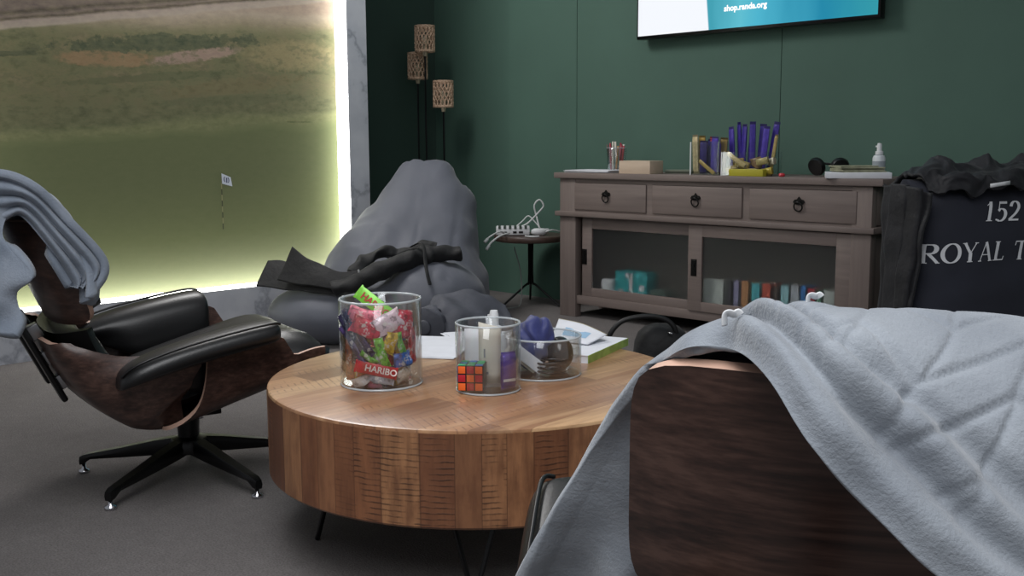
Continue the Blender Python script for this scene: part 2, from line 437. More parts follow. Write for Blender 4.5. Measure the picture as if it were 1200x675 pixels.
def disc(F, nr, na, thick, T=None, power=4.5):
    """solid whose outline is a superellipse: F(a,b) is the inner face, thickness along +x-ish"""
    idx = {}; v0 = []; v1 = []
    pts = [(0, 0)]
    for i in range(1, nr + 1):
        r = i / nr
        for k_ in range(na):
            an = 2 * PI * k_ / na; c_, s_ = math.cos(an), math.sin(an)
            m = (abs(c_) ** power + abs(s_) ** power) ** (-1 / power)
            pts.append((c_ * m * r, s_ * m * r))
    e = 1e-3
    for a, b in pts:
        p = Vector(F(a, b)); du = Vector(F(a + e, b)) - Vector(F(a - e, b)); dv = Vector(F(a, b + e)) - Vector(F(a, b - e))
        n = du.cross(dv).normalized()
        if n.x < 0: n = -n
        tt = thick * (T(a, b) if T else 1)
        v0.append(p); v1.append(p + n * tt)
    f = []; K = len(pts)
    for off, flip in ((0, 0), (K, 1)):
        for k_ in range(na):
            f.append((off, off + 1 + k_, off + 1 + (k_ + 1) % na))
        for i in range(nr - 1):
            for k_ in range(na):
                a = off + 1 + i * na + k_; b = off + 1 + i * na + (k_ + 1) % na
                f.append((a, a + na, b + na, b))
    st = 1 + (nr - 1) * na
    for k_ in range(na):
        a, b = st + k_, st + (k_ + 1) % na
        f.append((a, b, K + b, K + a))
    return v0 + v1, f
def puff(u, v, e=5): return max(.06, ((1 - abs(2 * u - 1) ** e) * (1 - abs(2 * v - 1) ** e))) ** .5
def lounge_chair(label, loc, rz, base_rot):
    t = thing('lounge_chair', label, 'lounge chair', loc, rz)
    shells = []
    for nm, F, nu, nv in (('back_shell', back_shell, 28, 61), ('seat_shell', seat_shell, 28, 61)):
        v, f = slab(F, nu, nv, .011)
        o = mesh_obj(nm, v, f, [m_walnut, m_ply_edge], t, sharp=50)
        K = 2 * (nu - 1) * (nv - 1)
        for p in o.data.polygons:
            if len(p.vertices) == 4:
                ids = list(p.vertices); low = sum(1 for i in ids if i < nu * nv)
                if low == 2: p.material_index = 1
    v, f = disc(lambda a, b: head_xy(a, b), 12, 96, .015, None, 6.5)
    o = mesh_obj('headrest_shell', v, f, [m_walnut, m_ply_edge], t, sharp=50)
    K = len(v) // 2
    for p in o.data.polygons:
        if len(p.vertices) == 4 and sum(1 for i in p.vertices if i < K) == 2: p.material_index = 1
    v, f = disc(lambda a, b: head_xy(a * .98, b * .98 + .07, .285, .014), 12, 64, .075, lambda a, b: (max(0.0, 1 - max(abs(a), abs(b)) ** 7) ** .5) * .9 + .12)
    mesh_obj('headrest_cushion', v, f, m_leather, t, sharp=70)
    def bc(u, v):
        p, n = back_pt(.30 + .68 * u); a = (2 * v - 1)
        return p + Vector((0, a * .265, 0)) + n * (.022 + .075 * abs(a) ** 3)
    v, f = slab(bc, 24, 30, -.085 if False else .085, puff)
    # make sure the cushion grows forward
    n_ = len(v) // 2
    if (Vector(v[n_ + n_ // 2]) - Vector(v[n_ // 2])).x < 0: v, f = slab(bc, 24, 30, -.085, puff)
    mesh_obj('back_cushion', v, f, m_leather, t, sharp=70)
    def scu(u, v):
        x = -.20 + u * .54; a = 2 * v - 1
        z = .228 + (x + .13) * .27 - (max(0, x - .24) ** 2) * 4.0
        return Vector((x, a * .265, z + .05 * abs(a) ** 4))
    v, f = slab(scu, 26, 30, .11, lambda u, v: puff(u, v, 6))
    n_ = len(v) // 2
    if (Vector(v[n_ + n_ // 2]) - Vector(v[n_ // 2])).z < 0: v, f = slab(scu, 26, 30, -.11, lambda u, v: puff(u, v, 6))
    mesh_obj('seat_cushion', v, f, m_leather, t, sharp=70)
    # armrests: a wide pad with an upholstered inner skirt
    for sg in (-1, 1):
        prof = [(.425, -.018), (.428, .0), (.420, .020), (.395, .030), (.34, .034), (.30, .026), (.268, -.002), (.256, -.05), (.256, -.12), (.266, -.15), (.285, -.152), (.296, -.13), (.298, -.06), (.34, -.032), (.40, -.030)]
        st = [(-.262, .30, -.03), (-.258, .62, -.022), (-.24, .82, -.012), (-.20, .95, -.004), (-.12, 1, .002), (-.02, 1, .003), (.06, 1, .001), (.115, .98, -.002), (.14, .9, -.004), (.152, .74, -.006), (.157, .4, -.008)]
        rings = []
        for x, s, dz in st:
            zc = .478 + (x - .15) * .19 + dz
            ring = []
            for y, z in prof:
                yy_ = .345 + (y - .345) * (s if y > .345 else (1 - (1 - s) * .5))
                zz_ = z * s if z > -.05 else z * (s ** .35)
                if z < -.04: zz_ = -.035 * s + (z + .035) * min(1, max(0, (x + .17) / .10)) * (s ** .35)
                if z < -.04 and x < -.15: yy_ = max(yy_, .31)
                ring.append(Vector((x, sg * yy_, zc + zz_)))
            rings.append(ring)
        m = len(prof)
        v = [p for r_ in rings for p in r_]
        f = [(i * m + k_, i * m + (k_ + 1) % m, (i + 1) * m + (k_ + 1) % m, (i + 1) * m + k_) for i in range(len(rings) - 1) for k_ in range(m)]
        f += [tuple(range(m)), tuple((len(rings) - 1) * m + k_ for k_ in range(m))]
        o = mesh_obj('armrest', v, f, m_leather, t, sharp=80)
        sb = o.modifiers.new('s', 'SUBSURF'); sb.levels = 1; sb.render_levels = 2
        pp = []
        for x, s, dz in st[1:-1]:
            pp.append((x, sg * (.345 + (.41 - .345) * s), .478 + (x - .15) * .19 + dz + .030 * s))
        mesh_obj('piping', *tube(pp, .0035, 6, 4), m_leather, o)
    # aluminium back braces with spacers
    for sg in (-1, 1):
        A = Vector((-.455, sg * .13, .585)); B = Vector((-.335, sg * .13, .325))
        d_ = (B - A).normalized(); n_ = Vector((d_.z, 0, -d_.x))
        if n_.x > 0: n_ = -n_
        br = MB(); pts = [A, A.lerp(B, .3) + n_ * .006, A.lerp(B, .7) + n_ * .008, B]
        Mx = Matrix(((d_.x, 0, n_.x, 0), (0, 1, 0, 0), (d_.z, 0, n_.z, 0), (0, 0, 0, 1))); Mx.translation = A
        L = (B - A).length
        br.box(-.02, L + .015, -.026, .026, .018, .034, .006, Mx)
        o = br.build('back_brace', m_black_metal, t)
        for q in (.36, .62, .88):
            mesh_obj('spacer', *MB().box(L * q - .022, L * q + .018, -.017, .017, -.012, .019, .003, Mx).__dict__.values(), m_alu, o)
    # five star base
    pv = thing  # noqa
    hubm = MB().lathe([(0, .215), (.10, .213), (.105, .205), (.05, .198), (.034, .185), (.030, .12), (.05, .115), (.058, .10), (.056, .075), (.03, .068), (0, .066)], 28)
    hubm.box(-.085, .085, -.055, .055, .185, .21, .004)
    o = hubm.build('hub', m_black_metal, t)
    for k_ in range(6):
        a = k_ * PI / 3
        o2 = mesh_obj('bolt', *lathe([(0, .188), (.008, .188), (.009, .178), (0, .176)], 10), m_chrome, o, loc=(.05 * math.cos(a), .05 * math.sin(a), 0))
    for k_ in range(5):
        a = base_rot + k_ * 2 * PI / 5
        R = Matrix.Rotation(a, 4, 'Z')
        st = [(.03, .022, .118, .070), (.10, .021, .106, .062), (.20, .0185, .083, .053), (.30, .016, .062, .045), (.322, .015, .057, .030), (.335, .012, .050, .026)]
        rings = [[(x, w_ * .75, zt), (x, w_, (zt + zb) / 2), (x, w_ * .8, zb), (x, -w_ * .8, zb), (x, -w_, (zt + zb) / 2), (x, -w_ * .75, zt)] for x, w_, zt, zb in st]
        v = [p for r_ in rings for p in r_]
        f = [(i * 6 + q, i * 6 + (q + 1) % 6, (i + 1) * 6 + (q + 1) % 6, (i + 1) * 6 + q) for i in range(len(rings) - 1) for q in range(6)] + [(0, 1, 2, 3, 4, 5), tuple(30 + q for q in range(6))]
        mb = MB().add(v, f, R)
        leg = mb.build('leg', m_black_metal, t)
        mesh_obj('glide', *MB().lathe([(0, .034), (.006, .034), (.006, .014), (.016, .010), (.017, .003), (.015, 0), (0, 0)], 16, Matrix.Translation((.326 * math.cos(a), .326 * math.sin(a), 0))).__dict__.values(), m_chrome, leg)
    return t
PH1 = math.radians(77)
chair1 = lounge_chair('black leather and walnut lounge chair at left, side on, beside the lit mural', (-2.826, 1.472, 0), PH1, math.radians(4.7) - PH1)
PH2 = math.radians(129)
chair2 = lounge_chair('walnut shell lounge chair in the foreground seen from behind under grey blanket', (-.596, 1.21, 0), PH2, .3)

# ------------------------------------------------------------------ coffee table
TC = Vector((-1.88, 1.76, 0)); TZ0, TZ1, TR = .19, .40, .513
t = NT('mango_wood_top'); o_ = t.obj(); X = t.sep(o_)
bx_ = t.math('MULTIPLY', t.math('ADD', X[0], t.math('MULTIPLY', X[1], .05)), 1 / .085)
bi = t.math('FLOOR', bx_); bf = t.math('FRACT', bx_)
seg = t.math('FLOOR', t.math('ADD', t.math('MULTIPLY', X[1], 1.6), t.math('MULTIPLY', bi, .37)))
wn = t.n('ShaderNodeTexWhiteNoise', {'Vector': t.comb(bi, seg, 0.0)}, noise_dimensions='3D').outputs[0]
g = t.noise(t.mapping(o_, (26, 2.2, 26)), 1.5, 8, .65)
g2 = t.noise(t.mapping(o_, (9, 1.2, 9)), 1.0, 4, .6)
c = t.ramp(wn, [(0, rgb(132, 92, 64)), (.3, rgb(172, 128, 92)), (.55, rgb(164, 116, 80)), (.8, rgb(206, 168, 126)), (1, rgb(190, 146, 106))])
c = t.mix(t.ramp(g, [(.35, (.55,) * 3 + (1,)), (.6, (0, 0, 0, 1))]), c, rgb(118, 78, 52))
c = t.mix(t.ramp(g2, [(.55, (0, 0, 0, 1)), (.72, (.6,) * 3 + (1,))]), c, rgb(216, 180, 138))
saw = t.math('SINE', t.math('MULTIPLY', t.math('ADD', X[1], t.math('MULTIPLY', X[0], .4)), 330))
sm = t.math('MULTIPLY', t.ramp(saw, [(.6, (0, 0, 0, 1)), (.95, (1, 1, 1, 1))]), t.math('MULTIPLY', t.ramp(t.noise(o_, 5.5, 3), [(.48, (0, 0, 0, 1)), (.58, (1, 1, 1, 1))]), t.ramp(t.noise(t.mapping(o_, (40, 6, 1)), 1, 2), [(.42, (0, 0, 0, 1)), (.55, (1, 1, 1, 1))])))
c = t.mix(t.math('MULTIPLY', sm, .6), c, rgb(96, 62, 44))
ln = t.ramp(bf, [(0, (1, 1, 1, 1)), (.02, (0, 0, 0, 1)), (.985, (0, 0, 0, 1)), (1, (1, 1, 1, 1))])
c = t.mix(t.math('MULTIPLY', ln, .55), c, rgb(96, 64, 44))
m_ttop = t.bsdf(c, .34, 0, t.bump(g, .12, .003), **{'Coat Weight': .35, 'Coat Roughness': .25})
t = NT('mango_wood_side'); o_ = t.obj(); X = t.sep(o_)
an = t.math('ARCTAN2', X[1], X[0]); bx_ = t.math('MULTIPLY', an, 50 / (2 * PI))
bx_ = t.math('ADD', bx_, t.math('MULTIPLY', t.math('SINE', t.math('MULTIPLY', an, 9)), .25))
bi = t.math('FLOOR', bx_); bf = t.math('FRACT', bx_)
wn = t.n('ShaderNodeTexWhiteNoise', {'Vector': t.comb(bi, 3.0, 0.0)}, noise_dimensions='3D')
w1 = wn.outputs[0]; wc = t.sep(wn.outputs[1])
g = t.noise(t.mapping(t.comb(t.math('MULTIPLY', an, .5), X[2], bi), (36, 5, 3)), 1.3, 8, .65)
g2 = t.noise(t.comb(t.math('MULTIPLY', an, 6), t.math('MULTIPLY', X[2], 9), bi), 1.0, 5, .6)
c = t.ramp(w1, [(0, rgb(88, 52, 36)), (.25, rgb(138, 90, 60)), (.45, rgb(106, 66, 44)), (.7, rgb(160, 114, 78)), (.85, rgb(118, 70, 48)), (1, rgb(138, 92, 62))])
c = t.mix(t.ramp(g, [(.35, (.65,) * 3 + (1,)), (.6, (0, 0, 0, 1))]), c, rgb(88, 54, 36))
c = t.mix(t.ramp(g2, [(.5, (0, 0, 0, 1)), (.75, (.7,) * 3 + (1,))]), c, rgb(92, 54, 36))
saw = t.math('SINE', t.math('ADD', t.math('MULTIPLY', X[2], 520), t.math('MULTIPLY', g2, 8)))
sm = t.math('MULTIPLY', t.ramp(saw, [(.45, (0, 0, 0, 1)), (.9, (1, 1, 1, 1))]), t.ramp(wc[1], [(.55, (0, 0, 0, 1)), (.62, (1, 1, 1, 1))]))
sm = t.math('MULTIPLY', sm, t.ramp(t.noise(t.comb(an, X[2], 0.0), 14, 3), [(.40, (0, 0, 0, 1)), (.60, (1, 1, 1, 1))]))
c = t.mix(t.math('MULTIPLY', sm, .7), c, rgb(46, 28, 18))
ln = t.ramp(bf, [(0, (1, 1, 1, 1)), (.03, (0, 0, 0, 1)), (.97, (0, 0, 0, 1)), (1, (1, 1, 1, 1))])
c = t.mix(t.math('MULTIPLY', ln, .75), c, rgb(72, 44, 28))
m_tside = t.bsdf(c, .42, 0, t.bump(t.math('ADD', g, sm), .2, .003), **{'Coat Weight': .2, 'Coat Roughness': .3})
table = thing('coffee_table', 'round drum coffee table of patchwork wood boards on black hairpin legs', 'coffee table', tuple(TC))
v, f = lathe([(0, TZ0), (TR - .006, TZ0), (TR, TZ0 + .006), (TR, TZ1 - .008)], 128)
n0 = len(v)
mb = MB().add(v, f)
mb.build('drum_side', m_tside, table, sharp=30)
MB().lathe([(0, TZ1 - .02), (TR - .002, TZ1 - .02), (TR, TZ1 - .008), (TR - .002, TZ1 - .002), (TR - .008, TZ1), (0, TZ1)], 128).build('tabletop', m_ttop, table, sharp=40)
for a in (math.radians(-126), math.radians(-45), math.radians(45), math.radians(140)):
    R = Matrix.Rotation(a, 4, 'Z')
    lg = MB().tube([(.36, -.055, TZ0), (.40, -.008, .02), (.405, 0, .006), (.40, .008, .02), (.36, .055, TZ0)], .006, 8, 3, M=R)
    lg.box(.30, .40, -.07, .07, TZ0 - .004, TZ0, 0, R)
    lg.build('leg', m_black_metal, table)

# ------------------------------------------------------------------ sideboard
sbd = thing('sideboard', 'grey-washed wooden sideboard with three drawers and two frosted sliding doors', 'sideboard', (-3.07, 4.6, 0))
SX0, SX1, SF, SBk = -4.015, -2.165, 4.40, 4.79
def sbp(b, nm, m=None, p=None, smooth=True):
    o = b.build(nm, m or m_side, None, smooth); o.parent = p or sbd
    return o
def local(o):                                       # world coordinates -> the sideboard's own
    for vtx in o.data.vertices: vtx.co -= Vector((-3.07, 4.6, 0))
    return o
sb = MB().box(-4.045, -2.11, 4.38, 4.805, .775, .806, .003)
local(sbp(sb, 'top_board'))
for x0, x1 in ((SX0, SX0 + .115), (SX1 - .095, SX1)):
    b = MB().box(x0, x1, SF, SF + .05, 0, .775, .002).box(x0, x1, SBk - .05, SBk, 0, .775, .002)
    local(sbp(b, 'corner_post', m_side_v))
for x0, x1 in ((SX0 + .012, SX0 + .03), (SX1 - .03, SX1 - .012)):
    local(sbp(MB().box(x0, x1, SF + .05, SBk - .05, .075, .775, 0), 'side_panel', m_side_v))
b = MB()
for (y0, y1) in ((SF + .05, SF + .10), (SBk - .10, SBk - .05), ((SF + SBk) / 2 - .025, (SF + SBk) / 2 + .025)):
    b.box(SX1 - .012, SX1, y0, y1, .60, .775, .001)
local(sbp(b, 'side_rail', m_side_v))
local(sbp(MB().box(SX0 - .022, SX1 + .022, SF - .022, SBk, .565, .592, .004), 'waist_moulding'))
# face frame round the drawers
b = MB().box(SX0 + .115, SX1 - .095, SF + .004, SF + .022, .592, .603).box(SX0 + .115, SX1 - .095, SF + .004, SF + .022, .752, .775)
for x in (-3.388, -2.806): b.box(x - .020, x + .020, SF + .004, SF + .03, .603, .752)
b.box(SX0 + .03, SX1 - .03, SF + .022, SBk - .01, .592, .598)
local(sbp(b, 'drawer_frame'))
local(sbp(MB().box(SX0 + .115, SX1 - .095, SF + .012, SF + .04, .075, .122, .002), 'bottom_rail'))
local(sbp(MB().box(SX0 + .03, SX1 - .03, SF + .04, SBk - .015, .10, .118), 'bottom_board', m_side_in))
local(sbp(MB().box(SX0 + .03, SX1 - .03, SBk - .015, SBk - .003, .075, .775), 'back_panel', m_side_in))
for i, (x0, x1) in enumerate(((-3.947, -3.409), (-3.367, -2.828), (-2.785, -2.237))):
    xx0 = max(x0, SX0 + .10); 
    d_ = local(sbp(MB().box(x0 if i else -3.905, x1, SF - .004, SF + .03, .604, .750, .003), 'drawer'))
    xc = {0: -3.675, 1: -3.094, 2: -2.519}[i]
    rp = MB()
    rp.prism([(-.03, .0), (-.022, .012), (-.010, .014), (0, .026), (.010, .014), (.022, .012), (.03, 0), (.02, -.008), (0, -.012), (-.02, -.008)], 0, .006, Matrix.Translation((xc, SF - .004, .692)) @ Matrix.Rotation(PI / 2, 4, 'X'))
    rp.tube([(xc + .021 * math.sin(q), SF - .014 - .004 * math.cos(q), .672 + .021 * math.cos(q)) for q in np.linspace(0, 2 * PI, 20, endpoint=False)], .0035, 8, 0, True)
    rp.box(xc - .006, xc + .006, SF - .018, SF - .004, .688, .698, .002)
    local(rp.build('ring_pull', m_iron)).parent = d_
t = NT('frosted_glass'); o_ = t.obj()
rf = t.n('ShaderNodeBsdfRefraction', {'Color': (.93, .95, .95, 1), 'Roughness': .42, 'IOR': 1.18})
tr = t.n('ShaderNodeBsdfTransparent', {'Color': (.72, .75, .75, 1)})
df = t.n('ShaderNodeBsdfDiffuse', {'Color': (.16, .17, .17, 1)}); gl = t.n('ShaderNodeBsdfGlossy', {'Color': (.5, .5, .5, 1), 'Roughness': .35})
a_ = t.n('ShaderNodeMixShader', {0: .0, 1: rf.outputs[0], 2: tr.outputs[0]})
b_ = t.n('ShaderNodeMixShader', {0: .12, 1: a_.outputs[0], 2: df.outputs[0]})
b_ = t.n('ShaderNodeMixShader', {0: .06, 1: b_.outputs[0], 2: gl.outputs[0]})
t.t.links.new(b_.outputs[0], t.out.inputs[0]); m_frost = t.m
for (x0, x1, px0, px1, y0, hx) in ((-3.87, -3.075, -3.800, -3.150, SF + .024, -3.852), (-3.140, -2.26, -3.057, -2.330, SF + .002, -3.103)):
    z0, z1, pz0, pz1 = .122, .560, .170, .500
    b = MB().box(x0, px0, y0, y0 + .02, z0, z1, .002).box(px1, x1, y0, y0 + .02, z0, z1, .002).box(px0, px1, y0, y0 + .02, z0, pz0, .001).box(px0, px1, y0, y0 + .02, pz1, z1, .001)
    dr = local(sbp(b, 'sliding_door'))
    local(MB().add([(px0 - .004, y0 + .012, pz0 - .004), (px1 + .004, y0 + .012, pz0 - .004), (px1 + .004, y0 + .012, pz1 + .004), (px0 - .004, y0 + .012, pz1 + .004)], [(0, 1, 2, 3)]).build('pane', m_frost, dr, False))
    hb = MB().box(hx - .017, hx + .017, y0 - .003, y0 + .001, .300, .385, .001)
    hb.prism([(-.013, -.03), (0, -.012), (.013, -.03), (.013, -.036), (-.013, -.036)], 0, .004, Matrix.Translation((hx, y0 - .003, .342)) @ Matrix.Rotation(PI / 2, 4, 'X'))
    hb.prism([(-.013, .03), (0, .004), (.013, .03), (.013, .036), (-.013, .036)], 0, .004, Matrix.Translation((hx, y0 - .003, .342)) @ Matrix.Rotation(PI / 2, 4, 'X'))
    local(hb.build('handle', m_iron, dr))
# ---- books and boxes behind the frosted glass
def book(name, label, cat, x, y, z, w, d, h, col, group=None, rz=0, rough=.6):
    tt = thing(name, label, cat, (x, y, z), rz, group)
    key = 'cover_%d_%d_%d' % tuple(int(q * 999) for q in col[:3])
    mc = M(key, col, rough, var=.06)
    b = MB().box(-w / 2, w / 2, -d / 2, -d / 2 + .004, 0, h).box(-w / 2, -w / 2 + .003, -d / 2, d / 2, 0, h).box(w / 2 - .003, w / 2, -d / 2, d / 2, 0, h)
    b.build('cover', mc, tt, False)
    MB().box(-w / 2 + .003, w / 2 - .003, -d / 2 + .004, d / 2 - .004, .004, h - .005).build('pages', m_cream, tt, False)
    return tt
bk = [(-3.02, .13, .170, (205, 212, 206), 'broad pale grey-green book, first from the left in the right-hand cupboard'),
      (-2.925, .022, .165, (84, 78, 92), 'slim dark mauve book beside the broad pale book in the cupboard'),
      (-2.885, .036, .172, (160, 156, 192), 'lilac-grey book between the mauve and orange ones in the cupboard'),
      (-2.835, .048, .176, (210, 150, 98), 'tan-orange book between lilac and turquoise ones in the cupboard'),
      (-2.775, .052, .170, (84, 200, 210), 'turquoise book left of the red-orange one in the cupboard'),
      (-2.715, .052, .174, (222, 96, 72), 'red-orange book right of the turquoise one in the cupboard'),
      (-2.665, .034, .165, (84, 68, 60), 'dark brown book in the middle of the cupboard row'),
      (-2.615, .05, .176, (168, 222, 230), 'pale aqua book right of the dark brown one in the cupboard'),
      (-2.562, .05, .178, (196, 202, 210), 'pale grey book left of the bright blue one in the cupboard'),
      (-2.518, .032, .182, (66, 146, 224), 'bright blue book between grey and crimson ones in the cupboard'),
      (-2.476, .044, .172, (220, 58, 76), 'crimson book right of the bright blue one in the cupboard'),
      (-2.435, .03, .168, (110, 170, 140), 'green book right of the crimson one in the cupboard'),
      (-2.385, .06, .172, (214, 222, 216), 'pale book, last on the right in the cupboard row')]
for x, w_, h_, c_, lb in bk:
    book('book', lb, 'book', x, 4.53, .118, w_ - .002, .13, h_ * .98, rgb(*c_), 'books behind the right-hand frosted door')
bx = thing('carton', 'turquoise box with white spots behind the left frosted door', 'box', (-3.56, 4.54, .118))
MB().box(-.11, .11, -.06, .06, 0, .155, .004).build('box_body', M('turquoise_card', rgb(44, 168, 172), .6), bx)
sp = MB()
for q in ((-.07, .03), (.075, .06), (-.02, .12), (.03, .02)): sp.box(q[0] - .018, q[0] + .018, -.062, -.060, q[1], q[1] + .03)
sp.box(-.012, .012, -.062, -.060, .0, .15)
sp.build('printed_spots', m_white, bx, False)
tag(MB().lathe([(0, .118), (.045, .118), (.05, .13), (.05, .2), (.04, .22), (0, .222)], 20, Matrix.Translation((-3.745, 4.53, 0))).build('white_pot', m_white), 'small white pot beside the turquoise box behind the left frosted door', 'pot')
tag(MB().box(-3.43, -3.33, 4.48, 4.6, .118, .19, .004).build('carton', M('grey_green_card', rgb(96, 116, 106), .8)), 'low grey-green box right of the turquoise box behind the left door', 'box')

# ------------------------------------------------------------------ television
tv = thing('television', 'wall-mounted flat television showing white and turquoise with web address', 'television', (-3.045, YW, 1.53))
TX0, TX1, TZb, TZt = -3.757, -2.333, 1.533, 2.345
def tvl(o): 
    for vtx in o.data.vertices: vtx.co -= Vector((-3.045, YW, 1.53))
    return o
b = MB().box(TX0, TX1, YW - .085, YW - .035, TZb, TZt, .006)
tvl(b.build('television_body', m_black_metal, tv))
tvl(MB().box(-3.3, -2.8, YW - .036, YW - .002, 1.75, 2.15).build('wall_bracket', m_iron, tv, False))
t = NT('screen_picture'); o_ = t.obj(); X = t.sep(o_)
px_ = t.math('ADD', X[0], t.math('MULTIPLY', X[2], .10))
n1 = t.noise(t.mapping(o_, (7, 1, 2)), 1.0, 2)
teal = t.ramp(t.math('ADD', t.math('MULTIPLY', t.math('ADD', X[0], .23), 1.05), t.math('MULTIPLY', t.math('SUBTRACT', n1, .5), .25)), [(0, (.06, .36, .46, 1)), (.18, (.12, .52, .64, 1)), (.3, (.08, .46, .62, 1)), (.7, (.02, .25, .40, 1)), (1, (.04, .34, .40, 1))])
edge = t.ramp(t.math('ADD', px_, 1.0), [(.766, (0, 0, 0, 1)), (.772, (1, 1, 1, 1))])
c = t.mix(edge, (.92, .95, 1.0, 1), teal)
e = t.n('ShaderNodeEmission', {'Color': c, 'Strength': 1.0}); t.t.links.new(e.outputs[0], t.out.inputs[0]); m_screen = t.m
tvl(MB().add([(TX0 + .012, YW - .0862, TZb + .018), (TX1 - .012, YW - .0862, TZb + .018), (TX1 - .012, YW - .0862, TZt - .012), (TX0 + .012, YW - .0862, TZt - .012)], [(0, 1, 2, 3)]).build('screen', m_screen, tv, False))

# ---- lettering: calligraphic serif strokes (thin across, thick down)
def stroke(pts, thick, thin=None, res=8):
    thin = thin if thin is not None else thick * .35
    P = [Vector((p[0], p[1], 0)) for p in pts]
    if len(P) > 2: P = crom(P, res)
    q = []
    for i, p in enumerate(P):
        d = (P[min(i + 1, len(P) - 1)] - P[max(i - 1, 0)]).normalized()
        w_ = thin + (thick - thin) * abs(d.y) ** 1.3
        n = Vector((-d.y, d.x, 0)); q.append((p + n * w_ / 2, p - n * w_ / 2))
    return q
def arc(cx, cy, rx, ry, a0, a1, n=14):
    return [(cx + rx * math.cos(math.radians(a)), cy + ry * math.sin(math.radians(a))) for a in np.linspace(a0, a1, n)]
def glyph(ch):
    T, N = .185, .06
    s = []
    def L(a, b, th=T): s.append(([a, b], th, th))
    def serif(x, y, w_=.2): s.append(([(x - w_ / 2, y), (x + w_ / 2, y)], .045, .045))
    def C(pts, th=T, tn=N): s.append((pts, th, tn))
    adv = .7
    if ch == '1': L((.32, 1), (.32, 0)); s.append(([(.32, .97), (.12, .80)], .05, .05)); serif(.32, .02, .36); adv = .62
    elif ch == '5': s.append(([(.18, .94), (.62, .94)], .12, .12)); s.append(([(.20, .96), (.16, .52)], .05, .05)); C([(.16, .52)] + arc(.32, .31, .27, .31, 105, -120)+[(.06, .08)]); adv = .74
    elif ch == '2': C([(.10, .74)] + arc(.34, .72, .24, .27, 165, -20) + [(.42, .38), (.08, .05)]); s.append(([(.06, .05), (.66, .05)], .10, .10)); adv = .76
    elif ch == 'R':
        L((.2, 1), (.2, 0)); C([(.2, .97), (.4, .97)] + arc(.44, .74, .22, .23, 80, -90) + [(.2, .5)]); s.append(([(.38, .5), (.74, .02)], .13, .13)); serif(.2, .02, .3); serif(.12, .98, .16); serif(.76, .02, .16); adv = .82
    elif ch == 'O': C(arc(.48, .5, .40, .49, 90, 450, 28)); adv = .98
    elif ch == 'Y': s.append(([(.12, 1), (.42, .46)], .14, .14)); s.append(([(.74, 1), (.44, .46)], .05, .05)); L((.43, .48), (.43, 0)); serif(.12, .98, .24); serif(.74, .98, .2); serif(.43, .02, .3); adv = .84
    elif ch == 'A': s.append(([(.42, 1), (.12, 0)], .05, .05)); s.append(([(.42, 1), (.76, 0)], .15, .15)); s.append(([(.22, .34), (.62, .34)], .045, .045)); serif(.12, .02, .2); serif(.76, .02, .26); adv = .9
    elif ch == 'L': L((.2, 1), (.2, 0)); s.append(([(.2, .03), (.66, .03)], .06, .06)); s.append(([(.65, .02), (.68, .22)], .05, .05)); serif(.2, .98, .3); serif(.1, .02, .16); adv = .76
    elif ch == 'T': L((.42, .98), (.42, 0)); s.append(([(.06, .97), (.78, .97)], .06, .06)); s.append(([(.06, .98), (.04, .76)], .05, .05)); s.append(([(.78, .98), (.80, .76)], .05, .05)); serif(.42, .02, .3); adv = .86
    return s, adv
def letters(text, size, mapf, skew=0, track=.04, sub=.02):
    v = []; f = []; x = 0
    for ch in text:
        if ch == ' ': x += .5; continue
        st, adv = glyph(ch)
        for pts, th, tn in st:
            q = stroke(pts, th, tn)
            if len(q) == 2:
                a, b = q; q = [(a[0].lerp(b[0], i / 6), a[1].lerp(b[1], i / 6)) for i in range(7)]
            base = len(v)
            for A, B in q:
                for p in (A, A.lerp(B, .5), B):
                    v.append(mapf((x + p.x + skew * p.y) * size, p.y * size))
            for i in range(len(q) - 1):
                for j in (0, 1):
                    f.append((base + i * 3 + j, base + (i + 1) * 3 + j, base + (i + 1) * 3 + j + 1, base + i * 3 + j + 1))
        x += adv + track
    return v, f
def text_mesh(txt, size, bold=.0, align='LEFT'):
    cu = bpy.data.curves.new('lettering', 'FONT'); cu.body = txt; cu.size = size; cu.offset = bold; cu.align_x = align; cu.resolution_u = 3
    cu.extrude = 0
    ob = bpy.data.objects.new('tmp', cu); COL.objects.link(ob)
    dg = bpy.context.evaluated_depsgraph_get(); dg.update()
    me = bpy.data.meshes.new_from_object(ob.evaluated_get(dg))
    bpy.data.objects.remove(ob); bpy.data.curves.remove(cu)
    return me
def text_part(txt, size, mat, parent, loc, rot, bold=0, align='LEFT', name='lettering'):
    me = text_mesh(txt, size, bold, align); me.materials.clear(); me.materials.append(mat)
    o = bpy.data.objects.new(name, me); COL.objects.link(o); o.parent = parent; o.location = loc; o.rotation_euler = rot; return o
m_scrtxt = emis('screen_text', (1, 1, 1, 1), 1.15)
text_part('shop.randa.org', .042, m_scrtxt, tv, (-.14, -.0872, .108), (PI / 2, 0, 0), .0016)

